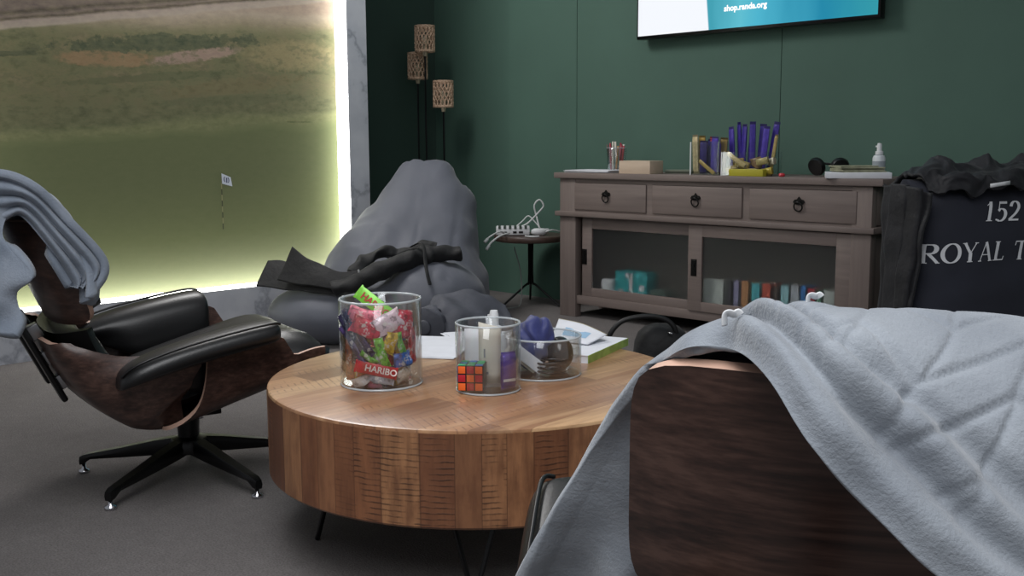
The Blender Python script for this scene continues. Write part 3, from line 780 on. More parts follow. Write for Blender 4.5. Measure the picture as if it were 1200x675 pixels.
# ------------------------------------------------------------------ floor lamp in the corner
t = NT('rattan'); o_ = t.obj()
m_rattan = t.bsdf(t.ramp(t.noise(o_, 90, 3), [(.3, rgb(178, 142, 116)), (.7, rgb(232, 202, 174))]), .7)
lamp = thing('floor_lamp', 'three-stemmed black floor lamp with woven rattan shades in the corner', 'lamp', (-5.33, 4.52, 0))
lp = Vector((-5.33, 4.52, 0))
MB().lathe([(0, 0), (.15, 0), (.152, .006), (.145, .018), (0, .022)], 40).build('base', m_black_metal, lamp)
def aty(z, x, y): return Vector((x, y, z)) - lp
shades = [(-5.30, 4.52, 1.555, 1.715), (-5.405, 4.545, 1.388, 1.553), (-5.145, 4.535, 1.20, 1.362)]
for i, (x, y, z0, z1) in enumerate(shades):
    c0 = Vector((x, y, 0)) - lp
    foot = c0 * .35
    MB().tube([(foot.x, foot.y, .018), (c0.x * .9, c0.y, .3), (c0.x, c0.y, .55), (c0.x, c0.y, z0 + .03)], .006, 8, 5).build('pole', m_black_metal, lamp)
    MB().lathe([(0, z0 - .03), (.012, z0 - .03), (.015, z0 - .01), (.015, z0 + .02), (.022, z0 + .045), (.026, z0 + .07), (.018, z0 + .095), (0, z0 + .10)], 16, Matrix.Translation((c0.x, c0.y, 0))).build('bulb', M('bulb_glass', rgb(190, 176, 150), .3), lamp)
    sh = MB(); R = .062; N_ = 16
    for sg in (-1, 1):
        for k_ in range(N_):
            a0 = 2 * PI * k_ / N_
            pts = []
            for q in range(13):
                u = q / 12; ph = a0 + sg * .55 * math.sin(u * 2 * PI * 1.5) * .35
                rr = R + .0015 * sg * math.cos(u * 2 * PI * 3)
                pts.append((c0.x + rr * math.cos(ph), c0.y + rr * math.sin(ph), z0 + u * (z1 - z0)))
            sh.tube(pts, .0036, 5)
    for z in (z0, z0 + .006, z1 - .006, z1):
        sh.tube([(c0.x + R * math.cos(q), c0.y + R * math.sin(q), z) for q in np.linspace(0, 2 * PI, 32, endpoint=False)], .0048, 6, 0, True)
    for q in range(3):
        a = q * 2 * PI / 3
        sh.tube([(c0.x, c0.y, z0 + .004), (c0.x + R * math.cos(a), c0.y + R * math.sin(a), z0 + .002)], .002, 5)
    sh.build('lamp_shade', m_rattan, lamp)

# ------------------------------------------------------------------ bean bag lounger
def sellip(p, c, r):
    q = ((p[0] - c[0]) / r[0], (p[1] - c[1]) / r[1], (p[2] - c[2]) / r[2])
    k0 = math.sqrt(q[0] ** 2 + q[1] ** 2 + q[2] ** 2); return (k0 - 1) * min(r)
def smin(a, b, k_):
    h = max(k_ - abs(a - b), 0) / k_; return min(a, b) - h * h * k_ * .25
def conep(p, a, ra, b, rb_, sx=1.0):
    ax = Vector(b) - Vector(a); L2 = ax.dot(ax); t_ = max(0, min(1, (Vector(p) - Vector(a)).dot(ax) / L2))
    c = Vector(a).lerp(Vector(b), t_); d = Vector(p) - c; d.x /= sx
    return d.length - (ra + (rb_ - ra) * t_)
def blob(center, sdf, nu, nv, rmax=1.5, wr=None, zmin=.004):
    v = []; f = []
    c = Vector(center)
    for i in range(nu + 1):
        th = PI * i / nu
        for j in range(nv):
            ph = 2 * PI * j / nv
            d = Vector((math.sin(th) * math.cos(ph), math.sin(th) * math.sin(ph), math.cos(th)))
            lo, hi = 0, rmax
            # march outwards to the last inside point, then bisect
            r = 0; last = 0
            for s_ in range(60):
                rr = rmax * (s_ + 1) / 60
                if sdf(c + d * rr) < 0: last = rr
                elif rr > last + .25: break
            lo, hi = last, last + rmax / 60
            for _ in range(9):
                mid = (lo + hi) / 2
                if sdf(c + d * mid) < 0: lo = mid
                else: hi = mid
            p = c + d * lo
            if wr: p += d * wr(p)
            p.z = max(p.z, zmin + .0)
            v.append(p)
            if i in (0, nu): 
                pass
    for i in range(nu):
        for j in range(nv):
            j2 = (j + 1) % nv
            f.append((i * nv + j, i * nv + j2, (i + 1) * nv + j2, (i + 1) * nv + j))
    return v, f
def bag_sdf(p):
    a = smin(smin(conep(p, (-.72, 5.62, .28), .27, (-.555, 5.98, .79), .085), conep(p, (-.43, 5.68, .28), .26, (-.40, 5.98, .79), .085), .14), conep(p, (-.43, 5.70, .28), .245, (-.30, 5.92, .62), .11), .10)
    b = sellip(p, (-.57, 5.55, .16), (.42, .50, .21))
    c = sellip(p, (-.86, 5.26, .13), (.36, .30, .165))
    d = sellip(p, (-.42, 5.28, .18), (.29, .28, .215))
    r = smin(a, b, .12); r = smin(r, smin(c, d, .04), .05)
    return r
def bag_wr(p):
    w_ = .012 * nz((p.x * 1.5, p.y * 1.5, p.z), 5, 2) + .007 * nz(p, 13, 5)
    # stretched folds running down the back
    w_ += .010 * math.sin(p.x * 24 + 5 * p.z + 2 * nz(p, 3)) * max(0, min(1, (p.z - .25) * 3)) * .6
    q_ = (p.x + .475) / (.22 + max(0, .88 - p.z)); w_ -= .020 * max(0, 1 - abs(math.sin(q_ * 8.5 + .6 + .8 * nz(p, 2.2, 3))) * 3.2) * max(0, min(1, (p.z - .3) * 4)) * (.5 + nz(p, 3, 8))
    # a stitched seam up the back
    w_ -= .012 * math.exp(-((p.x + .30 + (p.z - .5) * -.10) / .012) ** 2) * (1 if p.z > .3 else 0)
    return w_
v, f = blob((-.56, 5.50, .22), bag_sdf, 90, 150, 1.3, bag_wr)
bb = thing('beanbag', 'slumped blue-grey fabric bean bag with tall back, in corner under black jacket', 'bean bag', tuple(diag(-.55, 5.5)))
o0 = diag(-.55, 5.5)
v = [diag(p.x, p.y, p.z) - o0 for p in v]
o = mesh_obj('fabric_body', v, f, m_beanbag, bb)

# ---- black jacket flung over the bean bag
def sheet(ctrl, nu, nv):
    """smooth surface through a grid of control points -> grid of points"""
    rows = [crom(r, nv) for r in ctrl]
    cols = [crom([rows[i][j] for i in range(len(rows))], nu) for j in range(len(rows[0]))]
    return [[cols[j][i] for j in range(len(cols))] for i in range(len(cols[0]))]
def grid_solid(G, th, wr=None):
    nu, nv = len(G), len(G[0])
    def F(u, v_): return G[round(u * (nu - 1))][round(v_ * (nv - 1))]
    return slab(F, nu, nv, th, wr)
jk = thing('jacket', 'crumpled black jacket with dangling strap thrown across the grey bean bag', 'jacket', tuple(diag(-.8, 5.2, .35)))
j0 = diag(-.8, 5.2, .35)
def J(r, b, z): return diag(r, b, z) - j0
def wrinkle(G, amp, s, seed):
    for i, row in enumerate(G):
        for j, p in enumerate(row):
            e = min(i, len(G) - 1 - i, j, len(row) - 1 - j)
            row[j] = p + Vector((nz(p, s, seed), nz(p, s, seed + 3), nz(p, s, seed + 7))) * amp
    return G
# stiff hem panels with two pointed corners
G = sheet([[J(-1.250, 5.13, .285), J(-1.14, 5.12, .272), J(-.98, 5.05, .262), J(-.84, 5.02, .262), J(-.72, 5.06, .30)],
           [J(-1.235, 5.17, .34), J(-1.13, 5.15, .32), J(-.97, 5.07, .30), J(-.82, 5.04, .30), J(-.70, 5.08, .33)],
           [J(-1.212, 5.22, .405), J(-1.10, 5.2, .385), J(-.98, 5.12, .36), J(-.82, 5.08, .335), J(-.69, 5.11, .36)]], 8, 8)
v, f = grid_solid(wrinkle(G, .014, 9, 1), .012)
mesh_obj('hem_panel', v, f, m_blackcloth, jk)
G = sheet([[J(-1.135, 5.08, .312), J(-1.0, 5.04, .30), J(-.84, 5.0, .285), J(-.70, 5.03, .31)],
           [J(-1.10, 5.10, .39), J(-.98, 5.06, .36), J(-.84, 5.02, .325), J(-.69, 5.05, .34)],
           [J(-1.068, 5.13, .475), J(-.96, 5.09, .415), J(-.83, 5.05, .365), J(-.68, 5.07, .365)]], 8, 8)
v, f = grid_solid(wrinkle(G, .012, 9, 4), .012)
mesh_obj('hem_panel', v, f, m_blackcloth, jk)
v, f = tube([J(-.86, 5.02, .285), J(-.74, 5.03, .315), J(-.60, 5.10, .375), J(-.46, 5.2, .415), J(-.36, 5.24, .425), J(-.25, 5.26, .425)], lambda t_: .040 + .014 * math.sin(t_ * 3.0) + .004 * math.sin(t_ * 40), 20, 14, flat=.85)
v = [p + Vector((nz(p, 14, 2), nz(p, 14, 3), nz(p, 14, 4))) * .016 for p in v]
mesh_obj('sleeve', v, f, m_blackcloth, jk)
v, f = tube([J(-.78, 5.12, .335), J(-.72, 5.2, .40), J(-.64, 5.24, .43), J(-.56, 5.27, .425), J(-.45, 5.27, .46), J(-.38, 5.27, .455)], lambda t_: .034 - .012 * t_, 16, 12)
v = [p + Vector((nz(p, 17, 8), nz(p, 17, 9), nz(p, 17, 5))) * .022 for p in v]
mesh_obj('collar_fold', v, f, m_blackcloth, jk)
v, f = tube([J(-.50, 5.22, .463), J(-.45, 5.17, .487), J(-.428, 5.14, .465), J(-.418, 5.09, .40), J(-.405, 5.04, .345), J(-.392, 5.02, .30)], .010, 8, 8, flat=.3)
mesh_obj('strap', v, f, m_blackcloth, jk)
mesh_obj('zip_pull', *tube([J(-.735, 5.03, .372), J(-.728, 5.02, .355), J(-.715, 5.02, .350)], .006, 8, 4), m_alu, jk)
# ---- dark rolled-up jacket by the table
rj = thing('rolled_jacket', 'dark grey rolled-up padded jacket bundled at the foot of the bean bag', 'jacket', tuple(diag(-.33, 4.72, 0)))
r0 = diag(-.33, 4.72, 0)
def RJ(r, b, z): return diag(r, b, z) - r0
v, f = tube([RJ(-.385, 4.60, .165), RJ(-.375, 4.66, .165), RJ(-.34, 4.74, .165), RJ(-.28, 4.84, .16)], lambda t_: .082 * (1 + .06 * math.sin(t_ * 22)), 32, 10)
v = [p + Vector((nz(p, 16, 1), nz(p, 16, 2), nz(p, 16, 3))) * .018 for p in v]
mesh_obj('roll', v, f, M('charcoal_cloth', rgb(76, 78, 87), .7, var=.2, bump=.4, bs=40, dist=.006), rj)
dsk = mesh_obj('cap', *MB().lathe([(0, .012), (.028, .012), (.034, .008), (.034, -.006), (0, -.006)], 24).__dict__.values(), M('charcoal_dark', rgb(74, 76, 84), .6), rj, loc=tuple(RJ(-.392, 4.585, .168)), rot=(PI / 2, 0, math.radians(40)))
G = sheet([[RJ(-.40, 4.72, .20), RJ(-.36, 4.82, .255), RJ(-.24, 4.9, .275), RJ(-.12, 4.95, .25), RJ(-.02, 4.98, .19)],
           [RJ(-.33, 4.68, .235), RJ(-.28, 4.74, .265), RJ(-.20, 4.80, .25), RJ(-.09, 4.85, .21), RJ(.0, 4.9, .15)],
           [RJ(-.31, 4.64, .17), RJ(-.23, 4.66, .19), RJ(-.15, 4.70, .17), RJ(-.05, 4.75, .13), RJ(.03, 4.8, .09)],
           [RJ(-.30, 4.62, .05), RJ(-.22, 4.62, .05), RJ(-.13, 4.66, .04), RJ(-.03, 4.7, .03), RJ(.06, 4.76, .02)]], 8, 8)
v, f = grid_solid(wrinkle(G, .03, 8, 11), .012)
mesh_obj('loose_cloth', v, f, _mc['charcoal_cloth'], rj)

# ------------------------------------------------------------------ side table with router
stb = thing('side_table', 'small round dark wooden side table on black metal tripod in the corner', 'side table', (-4.40, 4.56, 0))
m_dwood = wood_mat('dark_wood', rgb(62, 48, 44), rgb(92, 74, 66), 'X', 1, .4)
MB().lathe([(0, .388), (.20, .388), (.215, .392), (.22, .402), (.22, .418), (.216, .424), (0, .424)], 56).build('tabletop', m_dwood, stb, sharp=40)
for a in (-60, 60, 180):
    q = math.radians(a - 45)
    MB().tube([(.012 * math.cos(q), .012 * math.sin(q), .388), (.012 * math.cos(q), .012 * math.sin(q), .15), (.04 * math.cos(q), .04 * math.sin(q), .12), (.20 * math.cos(q), .20 * math.sin(q), .006)], .007, 8, 4).build('leg', m_black_metal, stb)
m_vent = M('grey_vent', rgb(62, 74, 66), .6)
rt_ = thing('wifi_router', 'white ribbed network box with plugged-in cables on small side table', 'router', (-4.46, 4.47, .424), math.radians(45))
b = MB().box(-.10, .10, -.055, .055, .004, .055, .006); b.build('housing', m_white, rt_)
b = MB()
for i in range(6): b.box(-.086 + i * .031, -.072 + i * .031, -.058, .045, .042, .0568)
b.build('vent_slats', m_vent, rt_, False)
b = MB().box(-.06, -.035, -.0575, -.055, .016, .026).box(.0, .022, -.0575, -.055, .016, .028).box(.035, .06, -.0575, -.055, .016, .028); b.build('socket', m_iron, rt_, False)
def cable(name, label, pts, r, mat, ends=(), parent=None):
    tt = thing(name, label, 'cable', pts[0])
    p0 = Vector(pts[0])
    mesh_obj('cord', *tube([Vector(p) - p0 for p in pts], r, 8, 8), mat, tt)
    for i in ends:
        a, b_ = (Vector(pts[i]), Vector(pts[1 if i == 0 else -2])); d_ = (a - b_).normalized()
        mesh_obj('plug', *tube([a - p0 - d_ * .03, a - p0 - d_ * .028, a - p0 + d_ * .002, a - p0 + d_ * .004], lambda t_: .009 if .1 < t_ < .9 else .006, 8), mat, tt)
    return tt
def D(r, b, z): return tuple(diag(r, b, z))
m_cable = M('white_cable', rgb(214, 216, 216), .45)
cable('cable', 'white cable arching off the table edge left of the network box', [D(-.03, 6.28, .432), D(-.07, 6.2, .455), D(-.13, 6.12, .43), D(-.155, 6.09, .405)], .005, m_cable, (3,))
cable('cable', 'white cable from front of network box, plug end hanging down', [D(-.015, 6.21, .445), D(-.07, 6.12, .435), D(-.12, 6.09, .40), D(-.145, 6.07, .365)], .006, m_cable, (3,))
cable('cable', 'white cable looping upwards in a tall knot over the side table', [D(.06, 6.3, .478), D(.10, 6.3, .50), D(.16, 6.3, .56), D(.19, 6.3, .60), D(.165, 6.3, .635), D(.135, 6.3, .60), D(.15, 6.3, .53), D(.165, 6.28, .468)], .005, m_cable)
cable('cable', 'thin white cable humped behind the network box', [D(-.02, 6.36, .435), D(.06, 6.36, .50), D(.10, 6.36, .535), D(.14, 6.35, .50), D(.19, 6.33, .44)], .004, m_cable)
cable('cable', 'white cable trailing right from white adaptor towards the sideboard', [D(.20, 6.25, .448), D(.24, 6.26, .458), D(.29, 6.3, .445), D(.33, 6.36, .43)], .004, m_cable)
cable('cable', 'short white cable end curled in front of white adaptor', [D(.08, 6.18, .43), D(.10, 6.15, .43), D(.135, 6.14, .43), D(.16, 6.15, .43)], .005, m_cable)
ad = thing('plug_adaptor', 'rounded white plug adaptor lying on side table right of network box', 'adaptor', (-4.33, 4.56, .424), math.radians(60))
v, f = lathe([(0, 0), (.02, .002), (.03, .02), (.028, .045), (.018, .056), (0, .058)], 20)
mesh_obj('adaptor_body', [(p[0] * 1.7, p[1], p[2] * .75) for p in v], f, m_white, ad)
MB().box(.03, .06, -.014, .014, .02, .04, .004).build('plug', m_white, ad)
br_ = thing('power_brick', 'small pale power brick on the carpet beside the bean bag', 'power brick', tuple(diag(-.115, 6.1, 0)), math.radians(30))
MB().box(-.06, .06, -.035, .035, 0, .035, .01).build('brick', M('pale_grey_plastic', rgb(150, 152, 154), .5), br_)
MB().tube([(.05, 0, .02), (.11, .05, .015), (.13, .16, .03), (.12, .2, .2), (.09, .16, .36)], .0035, 6, 8).build('cord', M('grey_cable', rgb(120, 124, 122), .5), br_)

# ------------------------------------------------------------------ things on the sideboard
SZ = .806
def box_thing(name, label, cat, part, x, y, z, w, d, h, mat, rz=0, bev=.002, group=None):
    tt = thing(name, label, cat, (x, y, z), rz, group)
    MB().box(-w / 2, w / 2, -d / 2, d / 2, 0, h, bev).build(part, mat, tt); return tt
def sheets(name, label, cat, x, y, z, w, d, n, rz, mat, th=.0022):
    tt = thing(name, label, cat, (x, y, z), rz)
    for i in range(n):
        a = random.uniform(-.06, .06)
        MB().box(-w / 2, w / 2, -d / 2, d / 2, i * th, i * th + th * .8, 0, xf((random.uniform(-.008, .008), random.uniform(-.008, .008), 0), (0, 0, a))).build('sheet', mat, tt, False)
    return tt
sheets('paper_stack', 'thin stack of white papers at the left end of the sideboard', 'papers', -3.84, 4.52, SZ, .30, .21, 5, .1, m_paper, .003)
# tumbler of pens
def tumbler(name, label, cat, loc, r, h, part='glass_body', th=.0025, mat=None, n=64, rb=None, base=.008, rimr=None):
    tt = thing(name, label, cat, loc)
    rb = rb or r
    MB().lathe([(0, 0), (rb - .003, 0), (rb, .004), (r, h), (r - th * .5, h + th * .4), (r - th, h), (rb - th, base), (0, base)], n).build(part, mat or m_glass, tt, sharp=60)
    rr = rimr or th * .75
    mesh_obj('rim', *tube([((r - th / 2) * math.cos(q), (r - th / 2) * math.sin(q), h) for q in np.linspace(0, 2 * PI, n, endpoint=False)], rr, 8, 0, True), m_rim, tt)
    mesh_obj('base_edge', *tube([((rb - .002) * math.cos(q), (rb - .002) * math.sin(q), .003) for q in np.linspace(0, 2 * PI, n, endpoint=False)], rr, 8, 0, True), m_rim, tt)
    return tt
tumbler('glass_tumbler', 'clear glass tumbler holding red and white sticks on the sideboard', 'glass', (-3.79, 4.62, SZ), .058, .135, rb=.048)
cols = [(178, 60, 70), (214, 214, 206), (150, 40, 60), (222, 214, 200), (190, 90, 96), (90, 74, 66), (160, 44, 62), (206, 200, 186), (176, 128, 70), (148, 40, 56)]
nm = ['red', 'white', 'dark crimson', 'cream', 'pinkish', 'brown', 'deep red', 'off-white', 'tan', 'wine-red']
for i, c_ in enumerate(cols):
    a = i * 2 * PI / 10 + .3; rt0 = .030; rt1 = .040 + .006 * (i % 3)
    p0 = Vector((-3.79 + rt0 * math.cos(a), 4.62 + rt0 * math.sin(a), SZ + .014)); p1 = Vector((-3.79 + rt1 * math.cos(a + .25), 4.62 + rt1 * math.sin(a + .25), SZ + .145 + .008 * (i % 4)))
    st_ = thing('sweet_stick', nm[i] + ' stick-shaped sachet standing in the tumbler on the sideboard', 'sachet', tuple(p0), 0, 'sticks in the tumbler')
    mesh_obj('wrapper', *tube([(0, 0, 0), (p1 - p0) * .5, p1 - p0], .0055, 8, 2), M('stick_%d' % i, rgb(*c_), .5), st_)
box_thing('wooden_box', 'plain pale wooden box on the sideboard beside the glass tumbler', 'box', 'box_body', -3.50, 4.47, SZ, .20, .12, .068, wood_mat('birch', rgb(186, 164, 142), rgb(212, 192, 170), 'X', 1, .6), .04, .002)
sheets('leaflet', 'grey-green leaflets lying behind the pale wooden box', 'leaflets', -3.36, 4.62, SZ, .14, .12, 4, .5, M('leaflet_grey', rgb(126, 134, 118), .7), .005)
# clear acrylic holders
def acrylic(label, x, y, w, d, h):
    tt = thing('acrylic_holder', label, 'holder', (x, y, SZ)); th = .003
    b = MB().box(-w / 2, w / 2, -d / 2, d / 2, 0, th).box(-w / 2, w / 2, -d / 2, -d / 2 + th, th, h).box(-w / 2, w / 2, d / 2 - th, d / 2, th, h).box(-w / 2, -w / 2 + th, -d / 2 + th, d / 2 - th, th, h).box(w / 2 - th, w / 2, -d / 2 + th, d / 2 - th, th, h)
    b.build('tray', m_acryl, tt, False)
    e = MB().box(-w / 2 - .0015, -w / 2 + .0035, -d / 2 - .001, -d / 2 + .003, 0, h)  # opaque white strip painted in as the glint down the front corner
    e.build('corner_glint', M('painted_glint', rgb(232, 236, 238), .2), tt, False)
    return tt
acrylic('tall clear acrylic holder packed with purple and red chocolate bars', -3.075, 4.50, .17, .13, .165)
acrylic('low wide clear acrylic holder heaped with gold sweets on the sideboard', -2.845, 4.50, .26, .13, .115)
def bar_mesh(L, W, T):
    """a wrapped bar: pillow body with crimped fins at both ends, long axis z, faces along y"""
    st = [(0, 1.0, .05), (.05, .98, .08), (.055, .9, .5), (.12, .92, .95), (.5, .93, 1.0), (.88, .92, .95), (.945, .9, .5), (.95, .98, .08), (1, 1.0, .05)]
    v = []; f = []; n = 12
    for t_, w_, h_ in st:
        for k_ in range(n):
            a = 2 * PI * k_ / n; c_, s_ = math.cos(a), math.sin(a)
            m_ = (abs(c_) ** 4 + abs(s_) ** 4) ** -.25
            v.append((c_ * m_ * W / 2 * w_, s_ * m_ * T / 2 * h_, t_ * L))
    for i in range(len(st) - 1):
        for k_ in range(n): f.append((i * n + k_, i * n + (k_ + 1) % n, (i + 1) * n + (k_ + 1) % n, (i + 1) * n + k_))
    f += [tuple(range(n)), tuple((len(st) - 1) * n + k_ for k_ in range(n))]
    return v, f
def bar(label, x, y, z, L, W, T, col, rot, group=None, fin=None, name='chocolate_bar', cat='chocolate bar', foil=.35):
    tt = thing(name, label, cat, (x, y, z), 0, group, rot)
    key = 'wrap_%d_%d_%d' % tuple(int(q * 999) for q in col[:3])
    v, f = bar_mesh(L, W, T)
    dk = tuple(q * .35 for q in col[:3]) + (1,)
    o = mesh_obj('wrapper', v, f, [M(key, col, foil, .15, var=.25, vs=50, bump=.4, bs=70, dist=.003), M(key + '_end', dk, foil, .15)], tt, sharp=50)
    for p in o.data.polygons:
        zc = sum(o.data.vertices[q].co.z for q in p.vertices) / len(p.vertices)
        if zc < L * .054 or zc > L * .946: p.material_index = 1
    return tt
PUR = rgb(62, 48, 142)
random.seed(3)
pos = ['leftmost', 'second from left', 'third from left', 'fourth from left', 'fifth from left', 'sixth from left', 'seventh from left', 'rightmost']
for i in range(8):
    x = -2.968 + i * .027
    bar('tall purple chocolate bar standing behind the gold sweets, %s of eight' % pos[i], x, 4.530 + .022 * (i % 2), SZ + .012, .228 + .022 * ((i * 5) % 3) / 2, .033, .013, PUR if i % 3 else rgb(74, 58, 160), (random.uniform(-.05, .05), (i - 3.5) * .03 + random.uniform(-.06, .06), .5 * random.uniform(-1, 1)), 'tall purple bars')
lab = [('cream wrapped bar poking up at the left end of the tall holder', (206, 190, 150), -3.145, .195), ('gold twist-topped bar second from left in the tall holder', (168, 140, 72), -3.128, .19), ('dark violet bar left of the red bar in the tall holder', (52, 42, 110), -3.103, .165), ('pinkish-red bar standing at the front of the tall holder', (176, 76, 84), -3.07, .185), ('bright purple bar right of the red bar in the tall holder', (70, 54, 158), -3.04, .185), ('olive-gold bar at the right end of the tall holder', (132, 112, 62), -3.013, .18), ('deep indigo bar behind the red bar in the tall holder', (48, 40, 112), -3.088, .172), ('brown and gold bar at back left of the tall holder', (112, 82, 52), -3.118, .16), ('mid purple bar at the back right of the tall holder', (84, 66, 150), -3.026, .168)]
for i, (l_, c_, x, L) in enumerate(lab):
    bar(l_, x, 4.468 + .03 * (i % 2) + .028 * (i > 5), SZ + .006, L, .040, .016, rgb(*c_), (.03, -.03 + .02 * i, .2 * (i % 3 - 1)))
bar('gold bar slanting across the bottom of the tall holder', -3.118, 4.447, SZ + .075, .12, .02, .012, rgb(170, 146, 84), (0, math.radians(125), 0))
gold = [(172, 150, 86), (150, 124, 66), (196, 178, 120), (120, 96, 60), (186, 166, 70), (214, 206, 180), (140, 110, 74)]
gn = ['dull gold', 'bronze', 'pale gold', 'brown', 'yellow-gold', 'cream', 'copper-brown']
for i in range(14):
    r_, q_ = i % 7, i // 7
    x = -2.945 + r_ * .034; 
    bar('%s twist-wrapped sweet in the %s layer of the low acrylic holder' % (gn[(i * 3 + q_) % 7], ('bottom', 'upper')[q_]), x - .02, 4.46 + .03 * ((i * 5) % 3), SZ + .018 + q_ * .045, .068, .036, .026, rgb(*gold[(i * 3 + q_) % 7]), (random.uniform(-.5, .5), PI / 2 + random.uniform(-.4, .4), random.uniform(-.6, .6)), 'gold sweets in the low holder', name='wrapped_sweet', cat='sweet', foil=.25)
bar('long pale gold bar leaning diagonally in the low acrylic holder', -2.955, 4.452, SZ + .112, .13, .024, .014, rgb(196, 176, 124), (0, math.radians(122), 0))
bar('gold flower-topped stick poking out of the low holder, right end', -2.735, 4.50, SZ + .03, .17, .018, .010, rgb(168, 150, 96), (0, .16, 0), name='wrapped_sweet', cat='sweet')
box_thing('yellow_box', 'flat yellow-green box lying in front of the low acrylic holder', 'box', 'carton', -2.81, 4.413, SZ, .19, .035, .034, M('lime_card', rgb(172, 164, 42), .5), 0, .003)
tag(MB().lathe([(0, 0), (.012, .001), (.016, .008), (.012, .016), (0, .018)], 16, xf((-2.64, 4.44, SZ))).build('red_sweet', M('red_plastic', rgb(200, 54, 66), .4)), 'small round red sweet alone on the sideboard top', 'sweet')
# headphones, booklet, bottle at the right end
hp = thing('headphones', 'black headphones lying at the right end of the sideboard', 'headphones', (-2.49, 4.60, SZ), .3)
for sx in (-1, 1):
    MB().lathe([(0, -.018), (.03, -.02), (.042, -.012), (.045, 0), (.040, .014), (0, .018)], 28, xf((-.055 + .11 * (sx > 0), -.01 * sx, .046), (PI / 2 + .35, 0, .5 * sx))).build('ear_cup', m_leather, hp)
MB().tube([(-.055, 0, .05), (-.05, .06, .06), (0, .10, .055), (.08, .09, .05), (.06, .0, .05)], .009, 8, 6, flat=.6).build('headband', m_blackcloth, hp)
bkp = thing('booklet', 'thick white booklet with leaflets on top, right end of sideboard', 'book', (-2.29, 4.50, SZ), math.radians(30))
MB().box(-.14, .14, -.09, .09, 0, .026, .002).build('pages', m_paper, bkp)
sheets('leaflet', 'green-grey leaflets fanned out on the thick white booklet', 'leaflets', -2.305, 4.52, SZ + .026, .20, .13, 5, .9, M('leaflet_olive', rgb(158, 158, 132), .7, var=.3, vs=30), .006)
def spray(name, label, loc, r, h):
    tt = thing(name, label, 'bottle', loc)
    MB().lathe([(0, 0), (r * .95, 0), (r, .004), (r, h * .56), (r * .85, h * .64), (r * .45, h * .67), (0, h * .67)], 28).build('bottle_body', M('frosty_white', rgb(214, 220, 224), .35), tt)
    c_ = MB().lathe([(0, h * .67), (r * .62, h * .67), (r * .62, h * .76), (r * .40, h * .78), (r * .38, h * .94), (r * .30, h), (0, h)], 20); c_.box(-r * .62, 0, -r * .16, r * .16, h * .88, h * .93, .001)
    c_.build('spray_cap', m_white, tt); 
    return tt
sp_ = spray('spray_bottle', 'small white spray bottle on the right end of the sideboard', (-2.225, 4.57, SZ), .028, .155)
MB().lathe([(.0283, .03), (.0283, .075)], 28).build('bottle_label', M('grey_label', rgb(150, 158, 166), .6), sp_)

# ------------------------------------------------------------------ navy bag with lettering
AX = Vector((math.sin(math.radians(29)), math.cos(math.radians(29)), 0))    # along the face, to the right and away
NB = Vector((AX.y, -AX.x, 0))                                               # out of the face
B0 = Vector((-1.785, 3.847, 0)) + AX * .045
WB, HB, DB = 1.0, .825, .16
nb = thing('floor_cushion', 'big navy canvas floor cushion printed with white serif lettering by sideboard', 'cushion', tuple(B0))
def front(a, z, off=0):
    u = min(max(a / WB, 0), 1); w_ = min(max(z / HB, 0), 1)
    ex = .06 * (1 - w_) ** 1.2
    d_ = DB * ((1 - abs(2 * u - 1) ** 5) ** .5) * ((1 - abs(2 * w_ - 1) ** 7) ** .5) + .0
    wr = .010 * nz((a * 2, z * 3, 0), 3, 4) + .004 * math.sin(z * 40 + a * 30) * math.exp(-(a / .07) ** 2)
    side = -ex * (1 - u)
    return AX * (a + side + .03 * math.sin(w_ * PI) * (1 - u)) + NB * (d_ + wr + off - .03) + Vector((0, 0, z))
nu, nv = 60, 50
v = []; f = []
for i in range(nu + 1):
    for j in range(nv + 1):
        u = (1 - math.cos(PI * i / nu)) / 2; w_ = (1 - math.cos(PI * j / nv)) / 2
        v.append(front(u * WB, w_ * HB))
K = len(v)
for i in range(nu + 1):
    for j in range(nv + 1):
        u = (1 - math.cos(PI * i / nu)) / 2; w_ = (1 - math.cos(PI * j / nv)) / 2
        d_ = DB * ((1 - abs(2 * u - 1) ** 5) ** .5) * ((1 - abs(2 * w_ - 1) ** 7) ** .5)
        p = front(u * WB, w_ * HB); v.append(p - NB * (d_ * 2.2 + .02))
for off in (0, K):
    for i in range(nu):
        for j in range(nv):
            a = off + i * (nv + 1) + j; f.append((a, a + nv + 1, a + nv + 2, a + 1))
ed = [i * (nv + 1) for i in range(nu + 1)] + [nu * (nv + 1) + j for j in range(1, nv + 1)] + [i * (nv + 1) + nv for i in range(nu - 1, -1, -1)] + [j for j in range(nv - 1, 0, -1)]
for i in range(len(ed)):
    a, b = ed[i], ed[(i + 1) % len(ed)]; f.append((a, b, K + b, K + a))
mesh_obj('canvas_cover', v, f, m_navy, nb)
v, f = letters('152', .072, lambda x, y: front(.227 + x, .672 + y, .004), .22, .02)
mesh_obj('lettering', v, f, m_letter, nb, False)
for word, x0 in (('ROYAL', .006), ('T', .3605)):
    v, f = letters(word, .072, lambda x, y: front(x0 + x, .512 + y + .012 * math.sin(min(x0 + x, .3) * 5), .004), .06, .03)
    mesh_obj('lettering', v, f, m_letter, nb, False)
